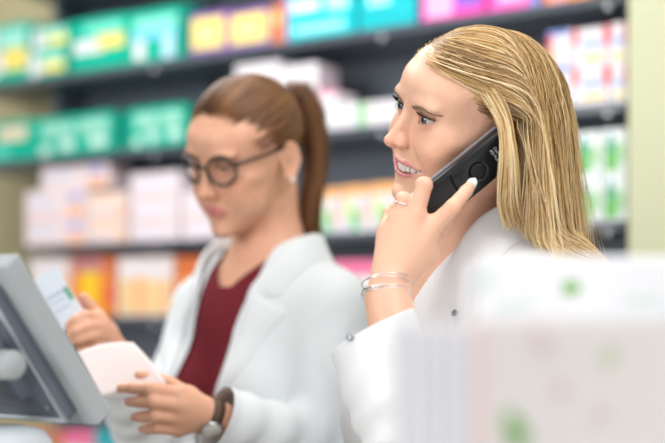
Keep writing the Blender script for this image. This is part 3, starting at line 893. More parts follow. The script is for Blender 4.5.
def lower_body(T, parent, m_tr, m_sh):
    """trousers and shoes under the coat, down to the floor"""
    N = T.N; base = T.wld((0, 0, 0)); top = N[2]
    hip = [T.wld((s * .085, 0, -.60)) for s in (1, -1)]; foot = [T.wld((s * .095, .0, 0)) * A3(1, 1, 0) + A3(0, 0, .10) for s in (1, -1)]
    def fn(p):
        d = ell(T.loc(p), (0, -.005, -.57), (.165, .118, .14))
        for a, b in zip(hip, foot):
            kn = (a + b) / 2 + T.f * .01
            d = smin(d, smin(cone(p, a, kn, .085, .066), cone(p, kn, b, .066, .06), .03), .03)
        return d
    c = N * A3(1, 1, 0)
    v, q = mesh_sdf(fn, c + A3(-.3, -.3, .09), c + A3(.3, .3, top - .42), .011)
    mesh_np("trousers", v, q, m_tr, parent)
    for b in foot:
        g = b * A3(1, 1, 0)
        def sh(p):
            d = cone(p, g + A3(0, 0, .045), g + T.f * .15 + A3(0, 0, .03), .042, .032)
            d = smin(d, cone(p, g + A3(0, 0, .05), g + A3(0, 0, .10), .04, .045), .02)
            return np.maximum(d, .003 - p[:, 2])
        v, q = mesh_sdf(sh, g + A3(-.25, -.25, -.005), g + A3(.25, .25, .16), .008)
        mesh_np("shoe", v, q, m_sh, parent)

def hair_cap(fn, lo, hi, h, g, col, mat_unused=None):
    v, q = mesh_sdf(fn, lo, hi, h); v, t = clip_mesh(v, q, g(v)); return v, t
# ------------------------------------------------------------------ woman with the phone
m_skinA = attr_mat("skin_fair", rough=.42, sss=.22, ssscale=.007, spec=.42, bump=.12, bscale=900)
m_white_coat = plain("white_coat_cloth", (.80, .81, .825), rough=.8, spec=.25, bump=.06, nscale=700)
m_blue_coat = plain("cool_white_coat_cloth", (.75, .79, .815), rough=.8, spec=.25, bump=.06, nscale=700)
m_white_blouse = plain("white_blouse_cloth", (.84, .84, .85), rough=.75, spec=.25)
m_trousers = plain("dark_trouser_cloth", (.06, .065, .08), rough=.85)
m_shoe = plain("white_shoe_leather", (.7, .7, .7), rough=.45)
m_lash = plain("lash_hair", (.018, .012, .009), rough=.5)
m_nail = plain("white_nail_polish", (.93, .92, .90), rough=.12, spec=.6)
m_tooth = plain("tooth_enamel", (.88, .85, .79), rough=.18, spec=.6)
m_silver = plain("polished_silver", (.78, .78, .80), rough=.22, metal=1.0)
m_snap = plain("grey_snap_metal", (.25, .26, .28), rough=.35, metal=.8)

wa = empty("person", (0, 0, 0))
tag(wa, "smiling blonde woman in a white coat holding a black phone to her ear", "person")
OA = at(470, 123, 1.64); RA = head_rot(66, -7, 25)
NA_ = np.array((.176, 1.70, 1.458)); TA = Torso(NA_, 62)
def headA(p): return head_cm(((p - OA.astype(f32)) @ RA.astype(f32)) * 100, HEAD_A) * .01
shA = TA.wld((.152, -.012, -.082)); shAr = TA.wld((-.152, -.012, -.082))
elA = at(432, 497, 1.44); wrA = at(385.5, 290, 1.500)
elAr = TA.wld((-.185, -.06, -.34)); wrAr = TA.wld((-.17, .0, -.58))
HA = dict(wrist=wrA, rw=.0145,
          fingers=[([at(433, 226, 1.512), at(453, 207, 1.506), at(466, 191.5, 1.519), at(471.5, 184.5, 1.525)], [.0105, .0092, .0076, .0062]),
                   ([at(415, 216, 1.508), at(424.5, 185, 1.506), at(422, 184, 1.540), at(428, 191, 1.572)], [.0108, .0094, .0080, .0066]),
                   ([at(398, 220, 1.512), at(404, 200, 1.510), at(402, 198, 1.541), at(411, 203, 1.572)], [.0104, .0090, .0078, .0065]),
                   ([at(386, 232, 1.522), at(390, 213, 1.534), at(396, 208, 1.556), at(404, 209, 1.574)], [.0098, .0080, .0070, .0060])],
          thumb=([at(426, 254, 1.520), at(437, 236, 1.535), at(446, 221, 1.562), at(453, 207, 1.588)], [.0125, .0105, .0092, .0075]))
def armA(p):
    d = arm_sdf(p, shA, elA, wrA + (elA - wrA) * .05, r=(.048, .040, .040, .0272))
    return smin(d, near(lambda x: hand_sdf(x, HA), p, at(415, 240, 1.52), .13), .016)
neckA0 = (OA + RA @ np.array((0, .022, -.055))); neckA1 = TA.wld((0, -.012, -.03))
def bodyA(p):
    d = TA.sdf(p)
    d = smin(d, arm_sdf(p, shAr, elAr, wrAr, r=(.048, .040, .038, .025)), .03)
    hd = near(headA, p, OA, .15)
    nk = cone(p, neckA0, neckA1, .050, .056)
    strap = cone(p, OA + RA @ np.array((.062, .022, -.035)), TA.wld((.012, .055, -.045)), .011, .009)
    nk = smin(nk, strap, .03)
    d = smin(d, smin(hd, nk, .016), .035)
    d = np.minimum(d, armA(p)) if False else smin(d, armA(p), .004)
    return np.maximum(d, .80 - p[:, 2])
v, q = mesh_sdf(bodyA, NA_ + (-.30, -.36, -.66), NA_ + (.26, .26, .32), .0019)
v = relax(v, q, 1, .35)
ql = (v - OA) @ RA * 100
col = np.tile(SKIN_A, (len(v), 1))
hm = nrm((v - OA).astype(f32)) < .17
col[hm] = head_colors(ql[hm], HEAD_A, SKIN_A)
for jn, rd in HA['fingers']:                                     # pinker knuckles
    for J in jn[:2]:
        w = .35 * np.exp(-(nrm((v - J).astype(f32)) / .013)**2); col = blend(col, SKIN_A * np.array((1, .80, .75)), w)
mesh_np("body", v, q, m_skinA, wa, attrs={"Col": col})
make_eyes(wa, HEAD_A, RA, OA, (-8, 0, 0), eye_mat("grey_blue_eye", (.095, .13, .145)))
make_lashes(wa, HEAD_A, RA, OA, m_lash)
make_brows(wa, HEAD_A, RA, OA, plain("brow_hair_light", (.29, .175, .11), rough=.6), n=240, wid=.30, path=((1.25, 2.85), (2.4, 3.22), (3.6, 3.4), (4.85, 2.95)))
make_teeth(wa, RA, OA, m_tooth)
tA, dA = HA['fingers'][0][0][3], HA['fingers'][0][0][2]
nail("fingernail", tA, dA, (-.15, -1, .25), m_nail, wa)

# coat: torso and sleeves as one loose shell
def sleeve(p, S, E, W, r, seed, amp=.0055):
    S, E, W = (np.asarray(x, f32) for x in (S, E, W))
    d = smin(cone(p, S, E, r[0], r[1]), cone(p, E, W, r[1], r[2]), .03)
    w = np.exp(-(nrm(p - E) / .11)**2) + .35
    ax = (W - E) / np.linalg.norm(W - E); s = (p - E) @ ax.astype(f32)
    return d + amp * w * np.sin(s * 150 + 2.2 * vnoise(p, 22, seed)) * (.6 + .4 * vnoise(p, 30, seed + 1)) + .002 * vnoise(p, 28, seed + 2)
cufA = at(376, 330, 1.495); 
def coatA(p):
    q = TA.loc(p)
    d = TA.sdf(p) - .016
    d = smin(d, ell(q, (0, -.004, -.70), (.185, .145, .38)), .06)
    sk = np.maximum(ell(q * A3(1, 1, .001), (0, 0, 0), (.20, .16, 1)), np.abs(q[:, 2] + .62) - .30)
    d = smin(d, sk, .05)
    d = d + .004 * vnoise(p * A3(1, 1, .35), 26, 3)
    d = smin(d, sleeve(p, shA, elA, at(361, 300, 1.495), (.060, .062, .052), 11), .035)
    d = smin(d, sleeve(p, shAr, elAr, wrAr, (.064, .058, .046), 21), .03)
    return d
def cutA(p):
    q = TA.loc(p)
    g = np.full(len(p), -1.0)
    rr = np.sqrt(q[:, 0]**2 + (q[:, 1] + .008)**2)
    neck = np.where(q[:, 2] > -.07, .079 - rr, -1.0)
    vv = np.where(q[:, 1] > .01, np.minimum(.012 + .062 * np.clip((q[:, 2] + .27) / .27, 0, 1.2) - np.abs(q[:, 0]), (q[:, 2] + .27)), -1.0)
    g = np.maximum(neck, vv)
    g = np.where(cone(p, elA, wrA, .080, .070) < 0, -1.0, g)
    ax = unit(wrA - elA) * .86 + np.array((.0, -.05, .30)) + np.array((-.42, 0, 0)); ax = unit(ax)
    c = (p - cufA) @ ax.astype(f32)
    g = np.where(nrm((p - cufA).astype(f32)) < .11, np.maximum(g, c), g)
    axr = unit(wrAr - elAr).astype(f32); cr = (p - (wrAr - axr * .01)) @ axr
    g = np.where(nrm((p - wrAr).astype(f32)) < .10, np.maximum(g, cr), g)
    return np.maximum(g, .56 - p[:, 2])
coat_a = cloth("coat", coatA, NA_ + (-.34, -.40, -.94), NA_ + (.30, .30, .12), .0040, cutA, m_white_coat, wa)
make_collar(TA, coatA, m_white_coat, coat_a, "collar", vz=-.27, lap=.06, colw=.05, stand=.030, notch=False, va=.010, loose=.004)
def blouseA(p): return smin(TA.sdf(p) - .007, cone(p, neckA1 + A3(0, 0, -.02), TA.wld((0, -.01, .02)), .064, .060), .02)
def cutBl(p):
    q = TA.loc(p)
    vv = np.where(q[:, 1] > 0, np.minimum(.006 + .06 * np.clip((q[:, 2] + .10) / .10, 0, 1.4) - np.abs(q[:, 0]), q[:, 2] + .10), -1)
    return np.maximum(np.maximum(vv, q[:, 2] - .012), np.maximum(-.5 - q[:, 2], np.abs(q[:, 0]) - .13))
cloth("blouse", blouseA, NA_ + (-.22, -.22, -.52), NA_ + (.22, .22, .08), .005, cutBl, m_white_blouse, wa, thick=.0015)
lower_body(TA, wa, m_trousers, m_shoe)
def stud(p, n, r, mat, parent, name="button"):
    p = V(p); n = V(n).normalized(); M = n.to_track_quat('Z', 'Y').to_matrix()
    MB().lathe([(r * .5, -.001), (r, 0), (r, .0012), (r * .7, .002), (r * .3, .0016)], 16, M, p).build(name, mat, parent, True)
for u, vv, Y in ((357, 338, 1.45), (434, 299, 1.55)):
    pp = snap(coatA, at(u, vv, Y)[None], 10, .0016); stud(pp[0], grad(coatA, pp)[0], .0042, m_snap, coat_a)

# hair: scalp cap and loose strands, combed back over the ear and falling down the back
def hair_field_A():
    rng = np.random.RandomState(4); n = 11500
    u = rng.normal(size=(n * 3, 3)); u /= np.linalg.norm(u, axis=1, keepdims=True)
    c0 = np.array((0, .7, 4.5)); rr = np.array((7.2, 9.15, 7.62)); r0 = c0 + u * rr
    def hl(y): return np.interp(y, [-9.2, -8.2, -7.4, -6.2, -4.8, -3.2, -1.5, 1, 3, 6, 10], [11, 9.4, 8.6, 7.2, 5.2, 3.2, 1.8, .8, -1.0, -2.8, -3.2])
    ok = r0[:, 2] > hl(r0[:, 1]) + .25 * np.sin(r0[:, 0] * 3)
    r0 = r0[ok][:n]; n = len(r0)
    return r0, rng, hl
r0, rng, hlA = hair_field_A(); nA = len(r0)
gl = RA.T @ np.array((0, 0, -1.0))
phone_top = (at(505, 150, 1.548) - OA) @ RA * 100
S_ = 26; stp = 1.2
side = np.where(r0[:, 0] > -1.8, 1.0, -1.0)
comb = np.stack([.42 * side, np.full(nA, .86), np.full(nA, -.16)], 1)
layer = rng.uniform(.15, 1.0, nA)**1.2
P = np.zeros((nA, S_, 3)); p = r0.copy(); dd = comb + .12 * (r0 - np.array((0, .7, 4.5))) / 8
dd /= np.linalg.norm(dd, axis=1, keepdims=True)
wob = rng.normal(size=(nA, 3)) * .06
bx = np.array((0, .7, 4.5), f32)
for i in range(S_):
    P[:, i] = p
    back = sstep(p[:, 1], -1.6, 1.6)                                     # behind the ear the strand hangs
    gw = (.10 + .90 * np.maximum(back, sstep(np.full(nA, i * stp), 15, 24)))[:, None]
    tgt = comb * (1 - gw) + gl * gw + wob
    dd = dd * .66 + tgt * .40; dd /= np.linalg.norm(dd, axis=1, keepdims=True)
    p = p + dd * stp
    thick = .15 + layer * (.25 + .35 * min(1, i / 7) + 2.3 * sstep(p[:, 1], 0, 6) * (1 - .85 * sstep(p[:, 2], 3, 10)))
    for _ in range(2):
        d = ell(p.astype(f32), (0, .7, 4.5), (7.15, 9.1, 7.6)); d = smin(d, face_base(p.astype(f32)), .6)
        pen = np.maximum(thick - d, 0)
        nr = np.stack([ell((p + np.eye(3)[k] * .1).astype(f32), (0, .7, 4.5), (7.15, 9.1, 9.0)) for k in range(3)], 1) - ell(p.astype(f32), (0, .7, 4.5), (7.15, 9.1, 9.0))[:, None]
        nr /= np.maximum(np.linalg.norm(nr, axis=1, keepdims=True), 1e-6); nr[:, 2] *= .4
        p = p + nr * pen[:, None] * (.9 if i > 1 else .5)
        e = p - phone_top; le = np.linalg.norm(e, axis=1); k = np.maximum(2.7 - le, 0)
        p = p + np.array((1.0, -.05, 0)) * (k * (p[:, 0] > 0))[:, None]
    # stay in front of nothing: keep strands behind the cheek on the phone side
    lim = -1.2 + .0 * p[:, 2]
    w = to_world(p, RA, OA); dn = coatA(w.astype(f32)); pn = np.maximum(.012 + .010 * layer - dn, 0)
    if pn.max() > 0:
        gI = pn > 0; gg = grad(coatA, w[gI].astype(f32), .002) * .35 - TA.f * .9; w[gI] += gg * pn[gI][:, None]; p = (w - OA) @ RA * 100
bad = ((P[:, 2:12, 1] < -1.2) & (P[:, 2:12, 2] < hlA(P[:, 2:12, 1]) - .9)).any(1) | ((P[:, :, 1] < -2.2) & (P[:, :, 2] < 1)).any(1)
P = P[~bad]; r0 = r0[~bad]; layer = layer[~bad]; nA = len(P)
PW = to_world(P.reshape(-1, 3), RA, OA).reshape(nA, S_, 3)
N_ = PW - (OA + RA @ np.array((0, .0, .02))); N_[..., 2] *= .3
vs, qd = ribbons(PW, rng.uniform(.0003, .00062, nA), N_)
lock = vnoise(r0.astype(f32), 1.1, 31) + .6 * vnoise(r0.astype(f32), 2.6, 32)
br = np.clip(.50 + .36 * lock + rng.normal(size=nA) * .11, 0, 1)
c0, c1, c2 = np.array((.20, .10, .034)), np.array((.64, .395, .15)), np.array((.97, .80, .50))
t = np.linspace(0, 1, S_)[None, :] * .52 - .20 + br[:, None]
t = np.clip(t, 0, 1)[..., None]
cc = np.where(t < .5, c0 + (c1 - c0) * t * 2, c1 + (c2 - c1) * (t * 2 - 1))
cc = np.repeat(cc[:, :, None, :], 3, 2).reshape(-1, 3)
# the front lock that falls past the ear and over the end of the phone
nL, SL = 1200, 24; tL = np.linspace(0, 1, SL); kL = np.linspace(0, 1, 8)
keyL = np.array([at(446, 62, 1.585), at(470, 82, 1.556), at(489, 104, 1.540), at(500, 127, 1.526), at(502, 152, 1.522), at(500, 180, 1.527), at(499, 206, 1.538), at(505, 232, 1.556)])
cenL = np.stack([interp(tL, kL, keyL[:, i]) for i in range(3)], 1)
wL = rng.uniform(0, 1, nL)**1.1; spL = np.interp(tL, [0, .3, .5, .8, 1], [18, 14, 11, 20, 27]) * 1.15e-3
dirL = np.stack([interp(tL, [0, .35, .6, 1], [.55, .75, 1, 1]), interp(tL, [0, .35, .6, 1], [-.35, -.05, .12, .2]), interp(tL, [0, .35, .6, 1], [.75, .6, .1, .0])], 1)
PL = cenL[None] + wL[:, None, None] * spL[None, :, None] * dirL[None] + rng.normal(size=(nL, 1, 3)) * np.array((.0012, .0022, .0012)) + .0012 * np.sin(tL * 7)[None, :, None] * rng.normal(size=(nL, 1, 3))
PL = np.stack([np.stack([np.interp(tL * c_, tL, PL[i, :, k]) for k in range(3)], 1) for i, c_ in enumerate(rng.uniform(.78, 1, nL))])
vL, qL = ribbons(PL, rng.uniform(.0003, .0006, nL), np.broadcast_to(np.array((.1, -1, .1)), PL.shape))
bL = np.clip(.62 + .28 * np.sin(wL * 31) + .15 * np.sin(wL * 77) + rng.normal(size=nL) * .16, 0, 1)[:, None]
cL = np.where(bL < .5, c0 + (c1 - c0) * bL * 2, c1 + (c2 - c1) * (bL * 2 - 1)); cL = np.repeat(cL, SL * 3, 0)
qd = np.concatenate([qd, qL + len(vs)]); vs = np.concatenate([vs, vL]); cc = np.concatenate([cc, cL])
# scalp cap under the strands
capv, capt = hair_cap(lambda x: ell(((x - OA.astype(f32)) @ RA.astype(f32)) * 100, (0, .7, 4.5), (7.28, 9.22, 7.71)) * .01, OA - .16, OA + .16, .005,
                      lambda x: (lambda z: (hlA(z[:, 1]) + .4 - z[:, 2]).astype(f32))((x - OA) @ RA * 100), None)
capq = np.concatenate([capt, capt[:, 2:]], 1)
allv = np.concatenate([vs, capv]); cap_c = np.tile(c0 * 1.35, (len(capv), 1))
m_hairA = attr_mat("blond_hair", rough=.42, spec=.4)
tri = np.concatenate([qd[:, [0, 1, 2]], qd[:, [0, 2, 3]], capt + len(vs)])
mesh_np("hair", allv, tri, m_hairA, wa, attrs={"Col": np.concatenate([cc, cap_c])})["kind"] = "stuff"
# ------------------------------------------------------------------ woman with glasses
m_skinB = attr_mat("skin_warm", rough=.45, sss=.2, ssscale=.007, spec=.4)
m_maroon = plain("maroon_top_cloth", (.16, .012, .022), rough=.8, spec=.25)
wb = empty("person", (0, 0, 0))
tag(wb, "brunette woman with glasses and ponytail, white coat over maroon top", "person")
OB = at(249, 159, 2.04); RB = head_rot(43, -24, 9)
NB_ = np.array((-.112, 2.085, 1.452)); TB = Torso(NB_, 45)
def headB(p): return head_cm(((p - OB.astype(f32)) @ RB.astype(f32)) * 100, HEAD_B) * .01
shB = TB.wld((.145, -.012, -.095)); shBr = TB.wld((-.150, -.012, -.085))
elB = at(330, 462, 1.90); wrB = at(210, 416, 1.805)
elBr = at(160, 458, 2.07); wrBr = at(112, 352, 1.93)
def fj(L): return [at(*x) for x in L]
HBl = dict(wrist=wrB, rw=.014, fingers=[
    (fj([(180, 394, 1.775), (150, 389, 1.755), (134, 388, 1.762), (121, 388, 1.772)]), [.0108, .0092, .0078, .0066]),
    (fj([(182, 406, 1.770), (153, 402, 1.752), (139, 402, 1.765), (129, 402, 1.777)]), [.0110, .0094, .0080, .0067]),
    (fj([(181, 418, 1.775), (155, 416, 1.757), (143, 417, 1.770), (135, 417, 1.782)]), [.0106, .0090, .0078, .0066]),
    (fj([(178, 429, 1.783), (158, 428, 1.768), (148, 429, 1.778), (142, 429, 1.788)]), [.0098, .0080, .0070, .0060])],
    thumb=(fj([(188, 396, 1.800), (170, 384, 1.806), (152, 378, 1.800), (140, 375, 1.792)]), [.0125, .0105, .0092, .0076]))
HBr = dict(wrist=wrBr, rw=.014, fingers=[
    (fj([(98, 318, 1.905), (85, 316, 1.880), (76, 320, 1.872), (69, 325, 1.876)]), [.0106, .0090, .0077, .0065]),
    (fj([(100, 326, 1.900), (87, 327, 1.872), (77, 331, 1.866), (69, 335, 1.872)]), [.0108, .0092, .0078, .0066]),
    (fj([(102, 334, 1.900), (90, 337, 1.872), (80, 340, 1.868), (72, 342, 1.874)]), [.0104, .0088, .0076, .0064]),
    (fj([(104, 342, 1.905), (94, 346, 1.882), (86, 349, 1.878), (79, 350, 1.882)]), [.0096, .0078, .0068, .0058])],
    thumb=(fj([(107, 332, 1.925), (97, 314, 1.925), (89, 305, 1.918), (83, 297, 1.912)]), [.0122, .0102, .0090, .0074]))
neckB0 = OB + RB @ np.array((0, .025, -.055)); neckB1 = TB.wld((0, -.012, -.03))
def bodyB(p):
    d = TB.sdf(p)
    d = smin(d, smin(near(headB, p, OB, .15), cone(p, neckB0, neckB1, .051, .056), .018), .035)
    for S, E, W, H, c in ((shB, elB, wrB, HBl, at(165, 405, 1.78)), (shBr, elBr, wrBr, HBr, at(90, 328, 1.9))):
        a = arm_sdf(p, S, E, W + (E - W) * .05, r=(.048, .040, .039, .0245))
        a = smin(a, near(lambda x: hand_sdf(x, H), p, c, .12), .016)
        d = smin(d, a, .006)
    return np.maximum(d, .80 - p[:, 2])
v, q = mesh_sdf(bodyB, NB_ + (-.36, -.40, -.66), NB_ + (.27, .26, .32), .0027)
v = relax(v, q, 1, .3)
ql = (v - OB) @ RB * 100
colb = np.tile(SKIN_B, (len(v), 1)); hm = nrm((v - OB).astype(f32)) < .17
HEAD_B['lipcol'] = (.58, .20, .20)
colb[hm] = head_colors(ql[hm], HEAD_B, SKIN_B)
mesh_np("body", v, q, m_skinB, wb, attrs={"Col": colb})
make_eyes(wb, HEAD_B, RB, OB, (0, -28, 0), eye_mat("brown_eye", (.09, .05, .025)))
make_lashes(wb, HEAD_B, RB, OB, m_lash, 30)
make_brows(wb, HEAD_B, RB, OB, plain("brow_hair_dark", (.16, .08, .04), rough=.6), n=140)

cufB = at(217, 418, 1.808); cufBr = at(121, 376, 1.955)
def coatB(p):
    q = TB.loc(p)
    d = TB.sdf(p) - .012
    d = smin(d, ell(q, (0, -.004, -.70), (.185, .145, .38)), .06)
    d = smin(d, np.maximum(ell(q * A3(1, 1, .001), (0, 0, 0), (.20, .16, 1)), np.abs(q[:, 2] + .62) - .30), .05)
    d = d + .005 * vnoise(p * A3(1, 1, .35), 30, 43)
    d = smin(d, sleeve(p, shB, elB, wrB + (wrB - elB) * .1, (.060, .061, .046), 51), .035)
    d = smin(d, sleeve(p, shBr, elBr, wrBr + (wrBr - elBr) * .1, (.060, .059, .044), 61), .03)
    return d
def gapB(z): return np.interp(z, [-.62, -.36, -.24, -.12, -.03], [.085, .066, .056, .054, .066])
def cutB(p):
    q = TB.loc(p)
    rr = np.sqrt(q[:, 0]**2 + (q[:, 1] + .008)**2)
    g = np.where(q[:, 2] > -.07, .079 - rr, -1.0)
    g = np.maximum(g, np.where(q[:, 1] > .01, gapB(q[:, 2]) - np.abs(q[:, 0] + np.interp(q[:, 2], [-.4, -.05], [.034, 0])), -1.0))
    g = np.where(np.minimum(cone(p, elB, wrB, .078, .066), cone(p, elBr, wrBr, .078, .066)) < 0, -1.0, g)      # sleeves stay whole
    for c, W, E in ((cufB, wrB, elB), (cufBr, wrBr, elBr)):
        ax = unit(W - E).astype(f32)
        g = np.where((nrm((p - c).astype(f32)) < .15) & (cone(p, E, W + (W - E) * .5, .075, .075) < 0), np.maximum(g, (p - c.astype(f32)) @ ax), g)
    return np.maximum(g, .56 - p[:, 2])
coat_b = cloth("coat", coatB, NB_ + (-.40, -.44, -.92), NB_ + (.32, .32, .12), .0048, cutB, m_blue_coat, wb)
make_collar(TB, coatB, m_blue_coat, coat_b, "collar", vz=-.25, lap=.068, colw=.042, stand=.022, notch=True, va=.032, sides=(1,))
make_collar(TB, coatB, m_blue_coat, coat_b, "collar", vz=-.25, lap=.055, colw=.042, stand=.022, notch=True, va=.066, sides=(-1,))
def topB(p): return smin(TB.sdf(p) - .008, cone(p, neckB1 + A3(0, 0, -.03), TB.wld((0, -.012, .0)), .066, .062), .02)
def cutTop(p):
    q = TB.loc(p)
    vv = np.where(q[:, 1] > 0, np.minimum(.014 + .055 * np.clip((q[:, 2] + .05) / .05, 0, 1.5) - np.abs(q[:, 0]), q[:, 2] + .05), -1)
    return np.maximum(np.maximum(vv, q[:, 2] - .004), np.maximum(-.60 - q[:, 2], np.abs(q[:, 0]) - .13))
cloth("top", topB, NB_ + (-.24, -.24, -.62), NB_ + (.24, .24, .06), .005, cutTop, m_maroon, wb, thick=.0015)
lower_body(TB, wb, m_trousers, m_shoe)

# hair combed back into a ponytail
rng = np.random.RandomState(9); n = 7000
u_ = rng.normal(size=(n * 3, 3)); u_ /= np.linalg.norm(u_, axis=1, keepdims=True)
hc, hr = np.array((0, .7, 4.5)), np.array((7.22, 9.17, 7.8))
def hlB(y): return np.interp(y, [-9.2, -8.4, -7.4, -6.2, -4.8, -3.2, -1.6, -.4, 2.6, 6, 10], [12, 10.6, 9.4, 7.0, 4.2, 2.6, 1.9, 2.3, -.8, -3.2, -4.2])
rB = hc + u_ * hr; rB = rB[rB[:, 2] > hlB(rB[:, 1]) + .08 * np.sin(rB[:, 0] * 3)][:n]; n = len(rB)
tieW = at(288, 99, 2.085); tie = (tieW - OB) @ RB * 100
ut = (tie - hc) / hr; ut /= np.linalg.norm(ut); ur = (rB - hc) / hr; ur /= np.linalg.norm(ur, axis=1, keepdims=True)
Sb = 14; om = np.arccos(np.clip(ur @ ut, -1, 1))[:, None]; lay = rng.uniform(.15, .75, n)
P = []
for t in np.linspace(0, 1, Sb):
    s_ = (np.sin((1 - t) * om) * ur + np.sin(t * om) * ut) / np.maximum(np.sin(om), 1e-3)
    s_ /= np.linalg.norm(s_, axis=1, keepdims=True)
    lift = .12 + lay * (1 - (2 * t - .6)**2 * .45)
    P.append(hc + s_ * (hr + lift[:, None]))
P = np.stack(P, 1)
end = np.clip((np.linspace(0, 1, Sb) - .8) / .2, 0, 1)[None, :, None]
P = P * (1 - end) + end * (tie + rng.normal(size=(n, 1, 3)) * .45)
PW1 = to_world(P.reshape(-1, 3), RB, OB).reshape(P.shape)
N1 = PW1 - (OB + RB @ (hc * .01))
v1, q1 = ribbons(PW1, rng.uniform(.0006, .0012, n), N1, False)
np_, Sp = 1500, 16
key = np.array([tieW, at(297, 94, 2.10), at(309, 111, 2.105), at(315, 147, 2.10), at(312, 193, 2.095), at(312, 226, 2.09), at(317, 245, 2.09)])
kt = np.linspace(0, 1, 7); tt = np.linspace(0, 1, Sp)
cen = np.stack([interp(tt, kt, key[:, i]) for i in range(3)], 1)
spr = np.interp(tt, [0, .12, .35, .7, 1], [.006, .011, .0145, .011, .005])
off = rng.normal(size=(np_, 1, 3)) * .62
ang = .25 * np.sin(tt * 9)[None, :, None] * rng.uniform(.4, 1, (np_, 1, 1))
PW2 = cen[None] + off * spr[None, :, None] * (1 + ang) + .003 * np.sin(tt * 14)[None, :, None] * np.array((1, .3, 0))
cutl = rng.uniform(.72, 1.0, np_)
PW2 = np.stack([np.stack([np.interp(tt * c, tt, PW2[i, :, k]) for k in range(3)], 1) for i, c in enumerate(cutl)])
v2, q2 = ribbons(PW2, rng.uniform(.0006, .0012, np_), np.broadcast_to(off, PW2.shape) + np.array((0, -.2, 0)))
def hb_cols(root, s, seed):
    k = len(root); b_ = np.clip(.45 + .3 * vnoise(root.astype(f32), 1.3, seed) + rng.normal(size=k) * .15, 0, 1)
    d0, d1 = np.array((.045, .015, .005)), np.array((.31, .125, .034))
    c = d0 + (d1 - d0) * b_[:, None]; return np.repeat(c, s * 3, 0)
capv, capt = hair_cap(lambda x: ell(((x - OB.astype(f32)) @ RB.astype(f32)) * 100, hc, hr + .06) * .01, OB - .16, OB + .16, .006,
                      lambda x: (lambda z: (hlB(z[:, 1]) + .3 - z[:, 2]).astype(f32))((x - OB) @ RB * 100), None)
tri = np.concatenate([q1[:, [0, 1, 2]], q1[:, [0, 2, 3]], q2[:, [0, 1, 2]] + len(v1), q2[:, [0, 2, 3]] + len(v1), capt + len(v1) + len(v2)])
hcol = np.concatenate([hb_cols(rB, Sb, 71), hb_cols(off[:, 0] * 2, Sp, 72), np.tile((.10, .04, .016), (len(capv), 1))])
mesh_np("hair", np.concatenate([v1, v2, capv]), tri, attr_mat("brown_hair", rough=.36, spec=.45), wb, attrs={"Col": hcol})["kind"] = "stuff"
MB().tube([tuple(tieW + np.array((.004 + .004 * math.cos(a), .010 * math.sin(a) - .002, .013 * math.cos(a))) ) for a in np.linspace(0, 2 * math.pi, 20)[:-1]], .0035, 8, closed=True).build("hair_tie", plain("black_elastic", (.012, .01, .01), rough=.8), wb, True)

# glasses
m_frame = plain("dark_brown_acetate", (.022, .012, .008), rough=.2, spec=.6)
m_lens, nt, b = new_mat("spectacle_lens")
b.inputs["Base Color"].default_value = (1, 1, 1, 1); b.inputs["Roughness"].default_value = .01; b.inputs["Transmission Weight"].default_value = 1.0; b.inputs["IOR"].default_value = 1.08
gla = empty("eyeglasses", tuple(to_world((0, -10, 1.7), RB, OB)))
tag(gla, "round dark brown eyeglasses worn by the brunette woman", "eyeglasses")
def gl_build(mb, name, mat, smooth=True):
    o = mb.build(name, mat, gla, smooth); o.location = -V(gla.location); return o
for s in (1, -1):
    ring = []
    for a in np.linspace(0, 2 * math.pi, 41)[:-1]:
        x = 3.2 + 2.3 * math.cos(a); z = 1.45 + 2.05 * math.sin(a) + .12 * math.cos(2 * a)
        ring.append((s * x, -10.15 + .055 * x * x + .03 * (z - 1.45), z))
    rw = to_world(np.array(ring), RB, OB)
    rim_o = gl_build(MB().tube(rw, .0024, 8, closed=True), "rim", m_frame)
    c = rw.mean(0); n_ = unit(np.cross(rw[0] - c, rw[10] - c)); t_ = .0006
    mb = MB(); L = len(rw)
    mb.add([V(p + n_ * t_) for p in rw] + [V(p - n_ * t_) for p in rw], [tuple(range(L)), tuple(range(2 * L - 1, L - 1, -1))] + [(i, L + i, L + (i + 1) % L, (i + 1) % L) for i in range(L)])
    mb.build("lens", m_lens, rim_o, False)
    tp = to_world(np.array([(s * 5.45, -8.75, 2.35), (s * 6.4, -7.6, 2.45), (s * 7.25, -4, 2.4), (s * 7.55, -.6, 2.3), (s * 7.5, .9, 2.1), (s * 7.3, 2.3, .9)]), RB, OB)
    gl_build(MB().tube(tp, [.0034, .0030, .0025, .0022, .0020, .0018], 8), "temple", m_frame)
br_ = to_world(np.array([(x, -10.15 - .12 * (1 - (x / .95)**2), 1.75 + .35 * (1 - (x / .95)**2)) for x in np.linspace(-.95, .95, 9)]), RB, OB)
gl_build(MB().tube(br_, .0026, 8), "bridge", m_frame)
# pearl earring
ep = to_world((8.05, .5, -3.0), RB, OB)
er = MB().lathe([(.0002, -.0046), (.0024, -.004), (.0042, -.002), (.0046, 0), (.0042, .002), (.0024, .004), (.0002, .0046)], 16).build("earring", plain("pearl", (.88, .86, .84), rough=.15, spec=.8), None, True)
er.location = ep; tag(er, "small pearl stud earring in the brunette woman's ear", "earring")
